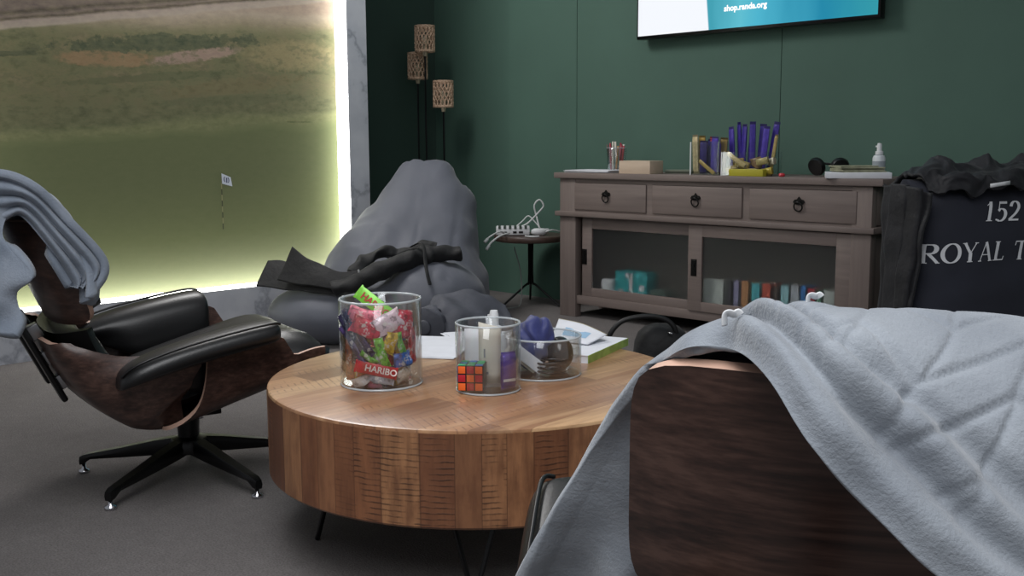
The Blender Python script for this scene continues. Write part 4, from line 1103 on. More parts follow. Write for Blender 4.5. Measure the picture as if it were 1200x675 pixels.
# black coat slung over the top of the cushion and down its left side
ct = thing('coat', 'black coat heaped over the navy cushion, hanging down beside the sideboard', 'coat', tuple(B0 + Vector((0, 0, .8))))
c0_ = B0 + Vector((0, 0, .8))
def CT(a, n, z): return AX * a + NB * n + Vector((0, 0, z - .8))
G = sheet([[CT(.03, .06, .775), CT(.10, .14, .775), CT(.25, .155, .79), CT(.45, .165, .79), CT(.65, .165, .79), CT(.9, .14, .78)],
           [CT(.02, .02, .82), CT(.10, .12, .865), CT(.25, .14, .825), CT(.42, .13, .85), CT(.65, .12, .85), CT(.9, .1, .84)],
           [CT(.02, -.06, .825), CT(.12, -.02, .885), CT(.24, .0, .855), CT(.42, .0, .89), CT(.65, .0, .88), CT(.9, .0, .87)],
           [CT(.02, -.18, .80), CT(.12, -.18, .85), CT(.24, -.18, .83), CT(.42, -.18, .85), CT(.65, -.18, .84), CT(.9, -.16, .83)]], 16, 16)
for i, row in enumerate(G):
    for j, p in enumerate(row):
        row[j] = p + Vector((nz(p, 9, 1), nz(p, 9, 2), 1.3 * nz((p.x * 1.6, p.y * 1.6, p.z), 8, 5))) * .035 + Vector((0, 0, 1)) * .016 * abs(nz((p.x * 2.2, p.y * .8, p.z), 15, 9)) - NB * .02 * abs(nz((p.x * 1.5, p.y * 1.5, p.z * 2), 13, 4))
v, f = grid_solid(G, .012)
mesh_obj('heaped_cloth', v, f, m_navy_d, ct)
G = sheet([[CT(-.03, -.10, .80), CT(-.04, .0, .81), CT(-.035, .08, .80), CT(-.005, .12, .78)],
           [CT(-.035, -.10, .65), CT(-.05, .0, .64), CT(-.045, .08, .62), CT(-.025, .11, .60)],
           [CT(-.04, -.10, .42), CT(-.055, .0, .40), CT(-.06, .07, .38), CT(-.045, .09, .36)],
           [CT(-.05, -.10, .18), CT(-.07, .0, .16), CT(-.09, .06, .14), CT(-.09, .07, .12)]], 12, 12)
for i, row in enumerate(G):
    for j, p in enumerate(row):
        row[j] = p + NB * .016 * math.sin(j * .55 + 2 * nz(p, 4)) + AX * .012 * nz(p, 10, 6)
v, f = grid_solid(G, .010)
mesh_obj('hanging_sleeve', v, f, m_navy_d, ct)
G = [[CT(.20 + .018 * i * 0 + .085 * j / 3, .190 - .001 * i, .800 + .014 * i + .010 * j / 3) for j in range(4)] for i in range(2)]
v, f = grid_solid(G, .003); mesh_obj('white_tag', v, f, m_white, ct)

# ------------------------------------------------------------------ black shoulder bag on the floor behind the table
hb_ = thing('shoulder_bag', 'black shoulder bag with raised loop handle on floor in front of sideboard', 'bag', tuple(diag(.58, 4.45, 0)))
h0 = diag(.58, 4.45, 0)
def HBG(r, b, z): return diag(r, b, z) - h0
v = []; f = []; n = 28; rings = [(0, .92), (.01, 1), (.06, 1.02), (.12, .98), (.165, .86), (.19, .62), (.20, .25)]
for z, s in rings:
    for k_ in range(n):
        a = 2 * PI * k_ / n; c_, s_ = math.cos(a), math.sin(a); m_ = (abs(c_) ** 3 + abs(s_) ** 3) ** (-1 / 3)
        p = HBG(.635 + .115 * s * c_ * m_ + .02 * z, 4.46 + .10 * s * s_ * m_, z); v.append(p + Vector((0, 0, 1)) * .012 * nz(p, 12, 3) * (z > .05))
for i in range(len(rings) - 1):
    for k_ in range(n): f.append((i * n + k_, i * n + (k_ + 1) % n, (i + 1) * n + (k_ + 1) % n, (i + 1) * n + k_))
f += [tuple(range(n)), tuple((len(rings) - 1) * n + k_ for k_ in range(n))]
mesh_obj('bag_body', v, f, m_blackcloth, hb_)
mesh_obj('handle', *tube([HBG(.405, 4.42, .02), HBG(.405, 4.42, .10), HBG(.412, 4.40, .165), HBG(.455, 4.40, .218), HBG(.52, 4.40, .240), HBG(.60, 4.40, .243), HBG(.66, 4.40, .222), HBG(.69, 4.40, .18), HBG(.70, 4.42, .10)], .011, 10, 8), M('black_rubber', rgb(18, 18, 19), .5), hb_)
mesh_obj('buckle', *MB().box(-.012, .012, -.003, .003, -.004, .004).__dict__.values(), m_alu, hb_, loc=tuple(HBG(.66, 4.36, .178)))

# ------------------------------------------------------------------ on the coffee table
ER, EF, UZ = Vector((S2, S2, 0)), Vector((S2, -S2, 0)), Vector((0, 0, 1))     # along the table, towards the chairs' side, up
JC = Vector((-1.985, 1.540, TZ1))
jar = tumbler('glass_jar', 'tall clear glass jar filled with colourful wrapped sweets on coffee table', 'jar', tuple(JC), .098, .205, n=96, th=.004)
def pack_mesh(L, W, T, crimp=True):
    v, f = bar_mesh(L, W, T); return [(p[0], p[1], p[2] - L / 2) for p in v], f
def sweet(label, a, h, d, L, W, T, col, roll, tilt=.15, yaw=0, text=None, tcol=None, group=None, name='sweet_packet', foil=.3, strip=None, base=None, tsize=None, trel=(0, 0)):
    """a across the jar, h above its floor, d towards the camera side; roll turns the long axis in the face plane (0 = upright)"""
    C_ = (base or JC) + ER * a + EF * d + UZ * h
    n = (EF * math.cos(tilt) + UZ * math.sin(tilt)); n = Matrix.Rotation(yaw, 3, 'Z') @ n
    r_ = UZ.cross(n).normalized(); u = n.cross(r_)
    up = u * math.cos(roll) + r_ * math.sin(roll); rt2 = up.cross(-n).normalized()
    rt2 = (-n).cross(up) * -1
    Mx = Matrix((( rt2.x, -n.x, up.x), (rt2.y, -n.y, up.y), (rt2.z, -n.z, up.z)))
    if Mx.determinant() < 0: Mx = Matrix(((-rt2.x, -n.x, up.x), (-rt2.y, -n.y, up.y), (-rt2.z, -n.z, up.z)))
    tt = thing(name, label, 'sweet', tuple(C_), 0, group, Mx.to_euler())
    key = 'wrap_%d_%d_%d' % tuple(int(q * 999) for q in col[:3])
    v, f = pack_mesh(L, W, T)
    sweet_n[0] += 1
    if text: mesh_obj('wrapper', v, f, M(key, col, foil, .1, var=.12, vs=40, bump=.35, bs=60, dist=.003), tt, sharp=50)
    else:
        v, f = crumple(v, f, sweet_n[0] * 1.3, .005); mesh_obj('wrapper', v, f, print_wrap(key + '_print', col, foil), tt, sharp=60)
    if strip and False:
        MB().box(-W * .40, W * .40, -T / 2 - .0006, -T / 2 - .0001, -L * .22, L * .2).build('printed_panel', M('strip_%d_%d_%d' % strip[:3], rgb(*strip), .5), tt, False)
    if text:
        s_ = tsize or min(W * .62, L / len(text) * 1.35)
        text_part(text, s_, M('txt_%d_%d_%d' % tcol[:3], rgb(*tcol), .5), tt, (0 - s_ * .36 + trel[0], -T / 2 - .0012, -(len(text) * s_ * .33) + trel[1]) if False else (s_ * .36 + trel[0], -T / 2 - .0012, -L * .36 + trel[1]), (PI / 2, -PI / 2, 0), s_ * .02)
    return tt
H90 = PI / 2
def print_wrap(key, col, foil):
    if key in _mc: return _mc[key]
    t = NT(key); o_ = t.obj()
    n1 = t.noise(o_, 70, 2, .5); n2 = t.noise(t.mapping(o_, (1, 1, 1), (.3, .5, .2), (.2, .1, .4)), 55, 2, .5)
    lo = tuple(q * .45 for q in col[:3]) + (1,); hi = tuple(min(1, q * .4 + .5) for q in col[:3]) + (1,)
    c = t.ramp(n1, [(.36, lo), (.44, col), (.60, col), (.66, hi)])
    c = t.mix(t.ramp(n2, [(.62, (0, 0, 0, 1)), (.68, (.8,) * 3 + (1,))]), c, (.75, .7, .66, 1))
    _mc[key] = t.bsdf(c, foil, .1, t.bump(t.noise(o_, 90, 3), .6, .003)); return _mc[key]
def crumple(v, f, seed, amp):
    me = bpy.data.meshes.new('tmp'); me.from_pydata([tuple(p) for p in v], [], f)
    bm = bmesh.new(); bm.from_mesh(me); bpy.data.meshes.remove(me)
    bmesh.ops.subdivide_edges(bm, edges=bm.edges[:], cuts=1, use_grid_fill=True)
    bm.verts.index_update()
    vs = [p.co + Vector((nz(p.co, 55, seed), nz(p.co, 55, seed + 4), nz(p.co, 45, seed + 8))) * amp for p in bm.verts]
    fs = [tuple(q.index for q in fc.verts) for fc in bm.faces]; bm.free(); return vs, fs
sweet_n = [0]
sweet('bright green sweet packet sticking up out of the tall glass jar', -.008, .196, .03, .105, .036, .010, rgb(122, 196, 62), math.radians(128), .25, 0, 'HARIBO', (186, 34, 48))
sweet('pink and green sachet just below the top green packet in the jar', -.03, .168, .055, .075, .045, .012, rgb(226, 108, 132), math.radians(100), .2, 0, strip=(132, 190, 70))
sweet('red and white swirl sachet left of centre in the glass jar', -.022, .145, .070, .075, .045, .013, rgb(206, 44, 74), math.radians(115), .2, 0, strip=(232, 226, 228))
sweet('clear sachet with pink sweets near the right rim of the jar', .025, .155, .060, .075, .05, .016, rgb(222, 196, 206), math.radians(65), .3, .3, foil=.2)
sweet('crimson sachet high at the right side of the glass jar', .062, .150, .045, .07, .04, .014, rgb(204, 36, 72), math.radians(10), .2, .6)
sweet('uppermost of the slim dark purple bars slanting down the jar left', -.045, .135, .062, .13, .016, .008, rgb(60, 48, 92), math.radians(143), .1, -.3)
sweet('middle one of the slim dark purple bars slanting down the jar left', -.053, .122, .066, .13, .016, .008, rgb(42, 36, 66), math.radians(143), .1, -.35)
sweet('lowest of the slim dark purple bars slanting down the jar left', -.055, .102, .066, .12, .016, .008, rgb(72, 56, 104), math.radians(143), .1, -.4)
sweet('olive-brown bar upright against the left wall of the jar', -.082, .092, .028, .12, .020, .010, rgb(104, 92, 52), math.radians(2), 0, -.8)
sweet('orange-brown bar upright at the lower left front of the jar', -.068, .072, .052, .11, .022, .010, rgb(176, 92, 40), math.radians(-2), 0, -.55, 'SWEET' if False else None)
sweet('green stick bar standing upright in middle of the jar', .012, .090, .083, .070, .024, .009, rgb(120, 186, 60), math.radians(-14), .05, .1, strip=(94, 150, 44))
sweet('small green bar lying left of the upright green one in the jar', -.018, .076, .080, .045, .016, .009, rgb(112, 178, 60), math.radians(130), .05, 0)
sweet('yellow and gold packet right of centre in the glass jar', .032, .112, .078, .05, .03, .012, rgb(214, 178, 62), math.radians(20), .1, .3, strip=(190, 60, 52))
sweet('green packet beside the blue one at the right of the jar', .055, .108, .066, .055, .018, .010, rgb(124, 196, 72), math.radians(-12), .05, .5)
sweet('tall red packet against the right wall of the glass jar', .078, .100, .042, .085, .026, .010, rgb(200, 40, 52), math.radians(5), .05, .95)
sweet('bright blue packet low at the right side of the jar', .058, .070, .064, .036, .046, .016, rgb(58, 108, 192), math.radians(-10), .05, .5, strip=(176, 200, 226))
sweet('wide red sweet box with white lettering low at front of jar', -.002, .050, .083, .100, .030, .012, rgb(190, 28, 44), math.radians(102), .05, 0, 'HARIBO', (240, 226, 222), tsize=.021, trel=(-.002, .01))
sweet('silvery-white twist sweet at the bottom left of the jar', -.036, .022, .070, .05, .022, .014, rgb(214, 206, 204), math.radians(70), .1, -.2)
sweet('silver and grey sweet below the red box in the jar', .008, .026, .080, .06, .020, .012, rgb(168, 168, 178), math.radians(100), .1, 0)
sweet('black and white sweet at the bottom right of the jar', .055, .035, .060, .04, .026, .014, rgb(196, 190, 180), math.radians(60), .1, .5, strip=(40, 38, 40))
sweet('pink-red heart sachet behind the yellow packet in the jar', .015, .125, .060, .06, .04, .012, rgb(214, 64, 92), math.radians(40), .15, .1)
cn = [('crimson', (186, 30, 52)), ('pink', (232, 130, 158)), ('lime green', (140, 200, 72)), ('golden yellow', (220, 182, 72)), ('dark plum', (72, 34, 58)), ('white', (226, 222, 222)), ('orange', (214, 110, 44)), ('navy blue', (46, 56, 110))]
random.seed(21)
for i in range(24):
    nm_, c_ = cn[(i * 3 + i // 8) % 8]; lv_ = i // 8; q = i % 8
    a = -.056 + .016 * q; h = (.035, .085, .135)[lv_] + random.uniform(-.012, .012)
    sweet('%s sweet wedged %s in the tall jar, %s layer' % (nm_, 'far left,left,left of centre,nearly central left,nearly central right,right of centre,right,far right'.split(',')[q], ('bottom', 'middle', 'top')[lv_]), a, h, math.sqrt(.064 ** 2 - a * a) - .004, .052, .034, .014, rgb(*c_), random.uniform(0, PI), random.uniform(-.1, .4), -a * 8 if False else a * 7, group='sweets wedged in the tall jar', strip=cn[(i * 5 + 3) % 8][1] if i % 3 == 0 else None)
random.seed(11)
fc = [(176, 30, 44), (206, 60, 80), (120, 190, 64), (214, 180, 70), (84, 40, 48), (226, 150, 170), (148, 24, 40), (196, 70, 40), (90, 70, 120), (230, 222, 220)]
for i in range(30):
    z = .014 + (i // 6) * .026; a = i * 2.399 + (i // 6) * .5; r_ = .055 * math.sqrt(((i % 6) + .4) / 6)
    if r_ * math.sin(a) > .035 and i % 2: r_ *= .5
    sweet('small wrapped sweet buried in the filling of the tall glass jar', r_ * math.cos(a), z, r_ * math.sin(a) * .8 - .01, .055, .030, .016, rgb(*fc[i % 10]), random.uniform(0, PI), random.uniform(.3, 1.2), random.uniform(-1, 1), group='buried sweets in the tall jar')

# glass cylinder with puzzle cube, bottle and bits
CC = Vector((-1.752, 1.672, TZ1))
tumbler('glass_cylinder', 'medium clear glass cylinder holding a puzzle cube on the coffee table', 'glass vase', tuple(CC), .076, .158, n=96, th=.0035)
cube_c = CC + ER * -.036 + EF * .030
cu = thing('puzzle_cube', 'orange, red and green puzzle cube inside the medium glass cylinder', 'puzzle cube', tuple(cube_c + UZ * .009), math.radians(38))
a_ = .0295
MB().box(-a_, a_, -a_, a_, 0, 2 * a_, .002).build('cube_core', M('black_plastic', rgb(16, 16, 18), .35), cu)
OR, RE, GR, BL_ = (236, 104, 38), (182, 28, 44), (66, 168, 110), (54, 110, 176)
fpat = [[OR, RE, OR], [RE, OR, RE], [OR, RE, OR]]; tpat = [[GR, BL_, GR], [BL_, GR, GR], [GR, GR, BL_]]; spat = [[BL_, GR, BL_], [GR, BL_, BL_], [BL_, BL_, GR]]
s_ = a_ * 2 / 3
def sticker(c_, M4):
    MB().box(-s_ * .42, s_ * .42, -s_ * .42, s_ * .42, 0, .0008, .0002, M4).build('sticker', M('sticker_%d_%d' % c_[:2], rgb(*c_), .4), cu)
for i in range(3):
    for j in range(3):
        sticker(fpat[i][j], Matrix.Translation(((j - 1) * s_, -a_, (2.5 - i) * s_)) @ Matrix.Rotation(PI / 2, 4, 'X'))
        sticker(tpat[i][j], Matrix.Translation(((j - 1) * s_, (1 - i) * s_, 2 * a_)))
        sticker(spat[i][j], Matrix.Translation((-a_, (1 - j) * s_, (2.5 - i) * s_)) @ Matrix.Rotation(-PI / 2, 4, 'Y'))
# cream folded card and purple sachet in the cylinder
cd = thing('paper_tag', 'cream folded paper card standing upright in the medium glass cylinder', 'card', tuple(CC + ER * .004 + EF * -.008 + UZ * .008), math.radians(45))
G = [[Vector((-.026 + .052 * j / 4, -.006 * math.sin(j / 4 * PI) - .012 * (i / 6) ** 2, .005 + .135 * i / 6 + (.012 * (1 - j / 4) if i == 6 else 0))) for j in range(5)] for i in range(7)]
v, f = grid_solid(G, .0012); mesh_obj('card_sheet', v, f, m_cream, cd)
MB().box(-.014, -.010, -.022, -.0205, .07, .09).box(-.008, -.003, -.022, -.0205, .03, .036).build('print_marks', M('grey_print', rgb(120, 122, 128), .7), cd, False)
c2 = thing('paper_tag', 'pale flat card lying against the far wall inside the glass cylinder', 'card', tuple(CC + ER * -.03 + EF * -.045 + UZ * .012), math.radians(45))
G = [[Vector((-.026 + .05 * j / 3, .0 - .01 * i / 4, .008 + .118 * i / 4)) for j in range(4)] for i in range(5)]
v, f = grid_solid(G, .001); mesh_obj('card_sheet', v, f, m_paper, c2)
ps = thing('sachet', 'shiny purple sachet with a silver crimp in the medium glass cylinder', 'sachet', tuple(CC + ER * .047 + EF * .022 + UZ * .008), math.radians(75))
v, f = bar_mesh(.085, .038, .024)
v = [(p[0], p[1] + .003 * nz((p[0] * 60, p[2] * 40, 0)), p[2]) for p in v]
mesh_obj('wrapper', v, f, M('shiny_purple', rgb(76, 52, 158), .22, .3, var=.2, vs=60, bump=.5, bs=60, dist=.004), ps, sharp=50)
MB().box(-.02, .012, -.014, -.0125, .018, .024).build('silver_crimp', m_white, ps, False)
# spray bottle behind the cylinder
spray('spray_bottle', 'white-capped spray bottle behind the glass cylinder on the coffee table', tuple(CC + ER * .012 + EF * -.135), .030, .165)

# low bowl
BC = CC + ER * .130 + EF * -.165
tumbler('glass_bowl', 'low wide clear glass bowl with blue cloth and black things inside', 'bowl', tuple(BC), .098, .098, n=96, th=.0035)
bc = thing('cloth_pouch', 'crumpled royal blue drawstring pouch lying in the low glass bowl', 'pouch', tuple(BC + UZ * .01))
def blue_w(p): return .008 * math.sin(p.x * 150 + 40 * p.z + 4 * nz(p, 22)) * (.4 + .6 * abs(nz(p, 14, 5))) + .008 * nz(p, 34, 2)
v, f = blob((0, 0, .065), lambda p: smin(sellip(p, (-.028, .005, .06), (.046, .05, .06)), sellip(p, (-.012, .0, .095), (.038, .034, .036)), .03), 44, 60, .2, blue_w, .002)
v = [ER * p.x + EF * p.y * -1 + UZ * p.z for p in v]
mesh_obj('pouch_body', v, f, M('royal_blue_cloth', rgb(46, 53, 108), .6, var=.2, vs=30, bump=.4, bs=70, dist=.003, sheen=.2), bc)
bl = thing('earphone_case', 'glossy black rounded case beside the blue pouch in the glass bowl', 'case', tuple(BC + ER * .045 + EF * -.005 + UZ * .0085))
v, f = blob((0, 0, .04), lambda p: sellip(p, (0, 0, .042), (.034, .04, .042)), 24, 36, .2, None, .0)
v = [ER * p.x + EF * p.y * -1 + UZ * p.z for p in v]
mesh_obj('case_body', v, f, M('gloss_black', rgb(14, 14, 16), .2), bl)
b2 = thing('cable', 'coiled black cable at the front of the low glass bowl', 'cable', tuple(BC + EF * .05 + ER * .02 + UZ * .012))
pts = [tuple(ER * (.035 * math.cos(q)) + EF * (.022 * math.sin(q)) + UZ * (.002 + .0016 * q)) for q in np.linspace(0, 6 * PI, 40)]
mesh_obj('cord', *tube(pts, .003, 6), M('gloss_black', rgb(14, 14, 16), .2), b2)
for i, (lb, dx) in enumerate((('white envelope leaning at front left in the glass bowl', 0), ('cream envelope behind the white one in the glass bowl', -.014))):
    en = thing('envelope', lb, 'envelope', tuple(BC + ER * (-.035 + dx) + EF * (.058 - .012 * i) + UZ * .05), 0, 'envelopes in the glass bowl', (0, math.radians(-4), math.radians(45)))
    R = Matrix.Rotation(math.radians(42), 4, 'Y')
    b = MB().box(-.045, .045, -.002, .0, -.014, .014, 0, R); b.build('envelope_body', m_cream if i else m_paper, en, False)
# papers and books on the table
sheets('papers', 'loose white printed papers on table between sweet jar and cylinder', 'papers', -2.235, 1.915, TZ1, .21, .30, 4, math.radians(35), m_paper, .0012)
sheets('papers', 'white folded papers under the others towards the far table edge', 'papers', -2.255, 2.10, TZ1, .15, .2, 3, math.radians(62), m_paper, .0016)
tag(MB().box(-.02, .02, -.008, .008, 0, .004, .001, xf((-2.13, 1.975, TZ1 + .0062), (0, 0, .9))).build('paper_clip', M('dark_clip', rgb(60, 62, 70), .5)), 'small dark clip on the loose white papers', 'clip')
tag(MB().box(-.045, .045, -.03, .03, 0, .022, .002, xf((-2.155, 2.09, TZ1 + .0062), (0, 0, .75))).build('white_card_box', m_paper), 'small white card box on the papers behind the cylinder', 'box')
def magazine(label, pts, z, h, cover, spine, lines, seed):
    """a closed booklet whose four corners (world x,y) are given"""
    P = [Vector((p[0], p[1], 0)) for p in pts]; c_ = sum(P, Vector()) / 4
    tt = thing('booklet', label, 'book', (c_.x, c_.y, z))
    Q = [p - c_ for p in P]
    def quad(s): return [(q.x * s, q.y * s) for q in Q]
    MB().prism(quad(.985), .0015, h - .0015).build('pages', m_paper, tt, False)
    b = MB().prism(quad(1), 0, .0015).prism(quad(1), h - .0015, h); b.build('cover', cover, tt, False)
    b = MB(); a, e = Q[0], Q[1]; n = Vector((e.y - a.y, a.x - e.x, 0)).normalized() * .0015
    if n.dot(a + e) < 0: n = -n
    b.add([a, e, e + n, a + n] + [q + UZ * h for q in (a, e, e + n, a + n)], [(0, 1, 2, 3), (4, 5, 6, 7), (0, 1, 5, 4), (2, 3, 7, 6), (1, 2, 6, 5), (0, 3, 7, 4)])
    b.build('spine', spine, tt, False)
    rnd = random.Random(seed); pr = MB()
    for (u0, v0, u1, v1) in lines:
        def uv(u, v_): return Q[0].lerp(Q[1], u).lerp(Q[3].lerp(Q[2], u), v_)
        k_ = [uv(u0, v0), uv(u1, v0), uv(u1, v1), uv(u0, v1)]
        pr.add([q + UZ * (h + .0004) for q in k_], [(0, 1, 2, 3)])
    pr.build('print', m_ink if seed == 1 else M('sky_print', rgb(150, 186, 214), .6), tt, False)
    return tt
rl = random.Random(5); lines = []
for i in range(26):
    u = rl.uniform(.05, .8); v_ = rl.uniform(.30, .93); w_ = rl.uniform(.03, .12)
    lines.append((u, v_, min(u + w_, .96), v_ + rl.uniform(.008, .022)))
magazine('white booklet with sketchy dark print and green spine, right side of table', [(-1.772, 2.050), (-1.855, 2.318), (-2.005, 2.268), (-1.925, 2.000)], TZ1, .021, m_paper, M('lime_spine', rgb(150, 176, 92), .6, var=.2, vs=40), lines, 1)
bro = thing('brochure', 'open white brochure with pale blue picture, propped up behind the green-spined booklet', 'brochure', (-1.95, 2.18, TZ1))
bz = Vector((-1.95, 2.18, TZ1))
G = sheet([[Vector((-2.075, 2.270, .455)) - bz, Vector((-1.975, 2.262, .452)) - bz, Vector((-1.867, 2.239, .438)) - bz],
           [Vector((-2.02, 2.19, .437)) - bz, Vector((-1.945, 2.20, .437)) - bz, Vector((-1.862, 2.195, .432)) - bz],
           [Vector((-1.965, 2.10, .424)) - bz, Vector((-1.91, 2.14, .424)) - bz, Vector((-1.86, 2.15, .424)) - bz]], 6, 6)
v, f = grid_solid(G, .003); mesh_obj('pages', v, f, m_paper, bro)
up3 = Vector((0, 0, .0036)); b = MB()
b.add([G[4][3] + up3, G[4][9] + up3, G[8][9] + up3, G[8][3] + up3], [(0, 1, 2, 3)]); b.build('picture', M('sky_print', rgb(150, 186, 214), .6), bro, False)
mesh_obj('cover_edge', *tube([G[0][k_] for k_ in range(0, 13)], .0035, 6), M('tan_spine', rgb(150, 140, 110), .6), bro)

# ------------------------------------------------------------------ blankets
t = NT('plush_blanket'); o_ = t.obj()
n1 = t.noise(o_, 260, 3, .7); n2 = t.noise(o_, 9, 4); n3 = t.noise(o_, 40, 3)
c = t.ramp(n2, [(.3, rgb(130, 136, 144)), (.7, rgb(164, 170, 177))])
c = t.mix(t.math('MULTIPLY', n3, .35), c, rgb(116, 121, 130))
m_blanket = t.bsdf(c, .95, 0, t.bump(t.math('ADD', t.math('MULTIPLY', n1, .6), n3), .55, .004), **{'Sheen Weight': .35, 'Sheen Roughness': .45, 'Specular IOR Level': .1})
t = NT('plush_blanket_blue'); o_ = t.obj(); n1 = t.noise(o_, 200, 3, .7); n2 = t.noise(o_, 12, 4)
m_blanket2 = t.bsdf(t.ramp(n2, [(.3, rgb(118, 128, 142)), (.7, rgb(152, 160, 172))]), .95, 0, t.bump(n1, .5, .004), **{'Sheen Weight': .35, 'Sheen Roughness': .45, 'Specular IOR Level': .1})
def blanket(name, label, BLc, mat, origin, nu, nv, hem, pattern, amp, thick, seed):
    tt = thing(name, label, 'blanket', tuple(origin))
    G = sheet([[Vector(p) for p in row] for row in BLc], nu, nv)
    nr, ncl = len(G), len(G[0])
    P = np.array([[tuple(p) for p in r_] for r_ in G])
    du = np.gradient(P, axis=0); dv = np.gradient(P, axis=1)
    N = np.cross(du, dv); N /= np.maximum(np.linalg.norm(N, axis=2, keepdims=True), 1e-9)
    # arclength coordinates
    lv = np.concatenate([np.zeros((nr, 1)), np.cumsum(np.linalg.norm(np.diff(P, axis=1), axis=2), axis=1)], axis=1)
    lvh = lv[:, -1:] - lv
    lu = np.concatenate([np.zeros((1, ncl)), np.cumsum(np.linalg.norm(np.diff(P, axis=0), axis=2), axis=0)], axis=0)
    D_ = np.zeros((nr, ncl))
    for i in range(nr):
        for j in range(ncl):
            p = Vector(P[i, j]); D_[i, j] = amp * (nz(p, 7, seed) + .5 * nz(p, 16, seed + 2))
    return tt, P, N, lu, lv, lvh, D_
def finish(tt, nm, P, N, D_, thick, mat, origin):
    Q = P + N * D_[..., None]
    for _ in range(4):
        for c_ in (0, -1):
            Q[1:-1, c_] = (Q[:-2, c_] + Q[1:-1, c_] * 2 + Q[2:, c_]) / 4
            Q[c_, 1:-1] = (Q[c_, :-2] + Q[c_, 1:-1] * 2 + Q[c_, 2:]) / 4
    nr, ncl = D_.shape
    G = [[Vector(Q[i, j]) - origin for j in range(ncl)] for i in range(nr)]
    v, f = slab(lambda u, w_: G[round(u * (nr - 1))][round(w_ * (ncl - 1))], nr, ncl, thick, lambda u, w_: max(.15, min(1, min(u * (nr - 1), (1 - u) * (nr - 1), w_ * (ncl - 1), (1 - w_) * (ncl - 1)) / 4)) ** .5)
    return mesh_obj(nm, v, f, mat, tt)
BLK = [
[(-0.045,1.220,0.326),(0.003,1.160,0.480),(0.049,1.100,0.589),(0.086,1.040,0.681),(0.105,0.990,0.731),(0.117,0.965,0.758),(0.123,0.955,0.767),(0.126,0.945,0.770),(0.129,0.940,0.771)],
[(0.039,1.200,0.325),(0.071,1.140,0.488),(0.088,1.070,0.599),(0.115,1.030,0.688),(0.132,0.990,0.741),(0.146,0.960,0.778),(0.152,0.930,0.795),(0.153,0.905,0.798),(0.152,0.890,0.793)],
[(0.131,1.150,0.351),(0.130,1.100,0.505),(0.132,1.050,0.606),(0.157,1.000,0.696),(0.168,0.950,0.758),(0.186,0.940,0.798),(0.192,0.910,0.815),(0.189,0.880,0.812),(0.182,0.868,0.798)],
[(0.209,1.120,0.367),(0.202,1.080,0.513),(0.202,1.050,0.606),(0.215,1.000,0.696),(0.222,0.950,0.774),(0.233,0.920,0.814),(0.235,0.880,0.833),(0.218,0.820,0.821),(0.192,0.786,0.795)],
[(0.286,1.120,0.366),(0.272,1.080,0.512),(0.267,1.050,0.605),(0.273,1.000,0.696),(0.273,0.950,0.773),(0.276,0.899,0.815),(0.270,0.850,0.833),(0.244,0.770,0.811),(0.213,0.735,0.754)],
[(0.363,1.120,0.366),(0.346,1.080,0.512),(0.337,1.050,0.605),(0.331,1.000,0.695),(0.327,0.950,0.773),(0.327,0.900,0.812),(0.320,0.850,0.830),(0.283,0.765,0.792),(0.252,0.720,0.710)],
[(0.440,1.120,0.366),(0.419,1.080,0.512),(0.408,1.050,0.604),(0.397,1.000,0.695),(0.390,0.950,0.773),(0.383,0.900,0.810),(0.372,0.850,0.829),(0.333,0.760,0.774),(0.291,0.705,0.671)],
[(0.526,1.120,0.365),(0.501,1.080,0.511),(0.487,1.050,0.604),(0.472,1.000,0.695),(0.460,0.950,0.772),(0.445,0.899,0.808),(0.431,0.851,0.827),(0.390,0.755,0.762),(0.351,0.700,0.630)],
[(0.622,1.120,0.365),(0.592,1.080,0.511),(0.575,1.050,0.604),(0.554,1.000,0.694),(0.539,0.950,0.764),(0.520,0.900,0.799),(0.501,0.850,0.818),(0.460,0.760,0.747),(0.431,0.699,0.598)],
[(0.699,1.119,0.364),(0.674,1.080,0.510),(0.658,1.050,0.603),(0.651,1.020,0.688),(0.638,0.980,0.741),(0.626,0.940,0.770),(0.610,0.899,0.786),(0.581,0.820,0.701),(0.559,0.760,0.558)],
]
og = diag(.3, .86, .8)
W_ = [[diag(*p) for p in row] for row in BLK]
tt, P, N, lu, lv, lvh, D_ = blanket('blanket', 'grey plush blanket with embossed chevrons over the foreground lounge chair', W_, m_blanket, og, 26, 36, .05, True, .010, .012, 3)
nr, ncl = D_.shape
if N[nr // 2, -1].dot(np.array([S2, -S2, 0])) < 0: N = -N
sgn = 1
for i in range(nr):
    for j in range(ncl):
        e = lvh[i, j]; u = lu[i, j]; fac = min(1, max(0, (u - .03) / .1))
        wob = .008 * math.sin(u * 26) 
        # rolled hem and the two folds lying parallel to it
        D_[i, j] += fac * (.013 * math.exp(-((e - .026) / .017) ** 2) + .013 * math.exp(-((e - .072 - wob) / .016) ** 2) - .010 * math.exp(-((e - .050 - wob) / .008) ** 2) - .012 * math.exp(-((e - .10 - wob) / .011) ** 2))
        # front drape fold on the left
        if lv[i, j] < .5: D_[i, j] += .034 * (abs(math.sin(u * 19 + .5)) - .5) * min(1, max(0, (.45 - lv[i, j]) * 4)) * min(1, u / .03)
for _ in range(2):
    D_[1:-1, 1:-1] = (D_[1:-1, 1:-1] * 2 + D_[:-2, 1:-1] + D_[2:, 1:-1] + D_[1:-1, :-2] + D_[1:-1, 2:]) / 6
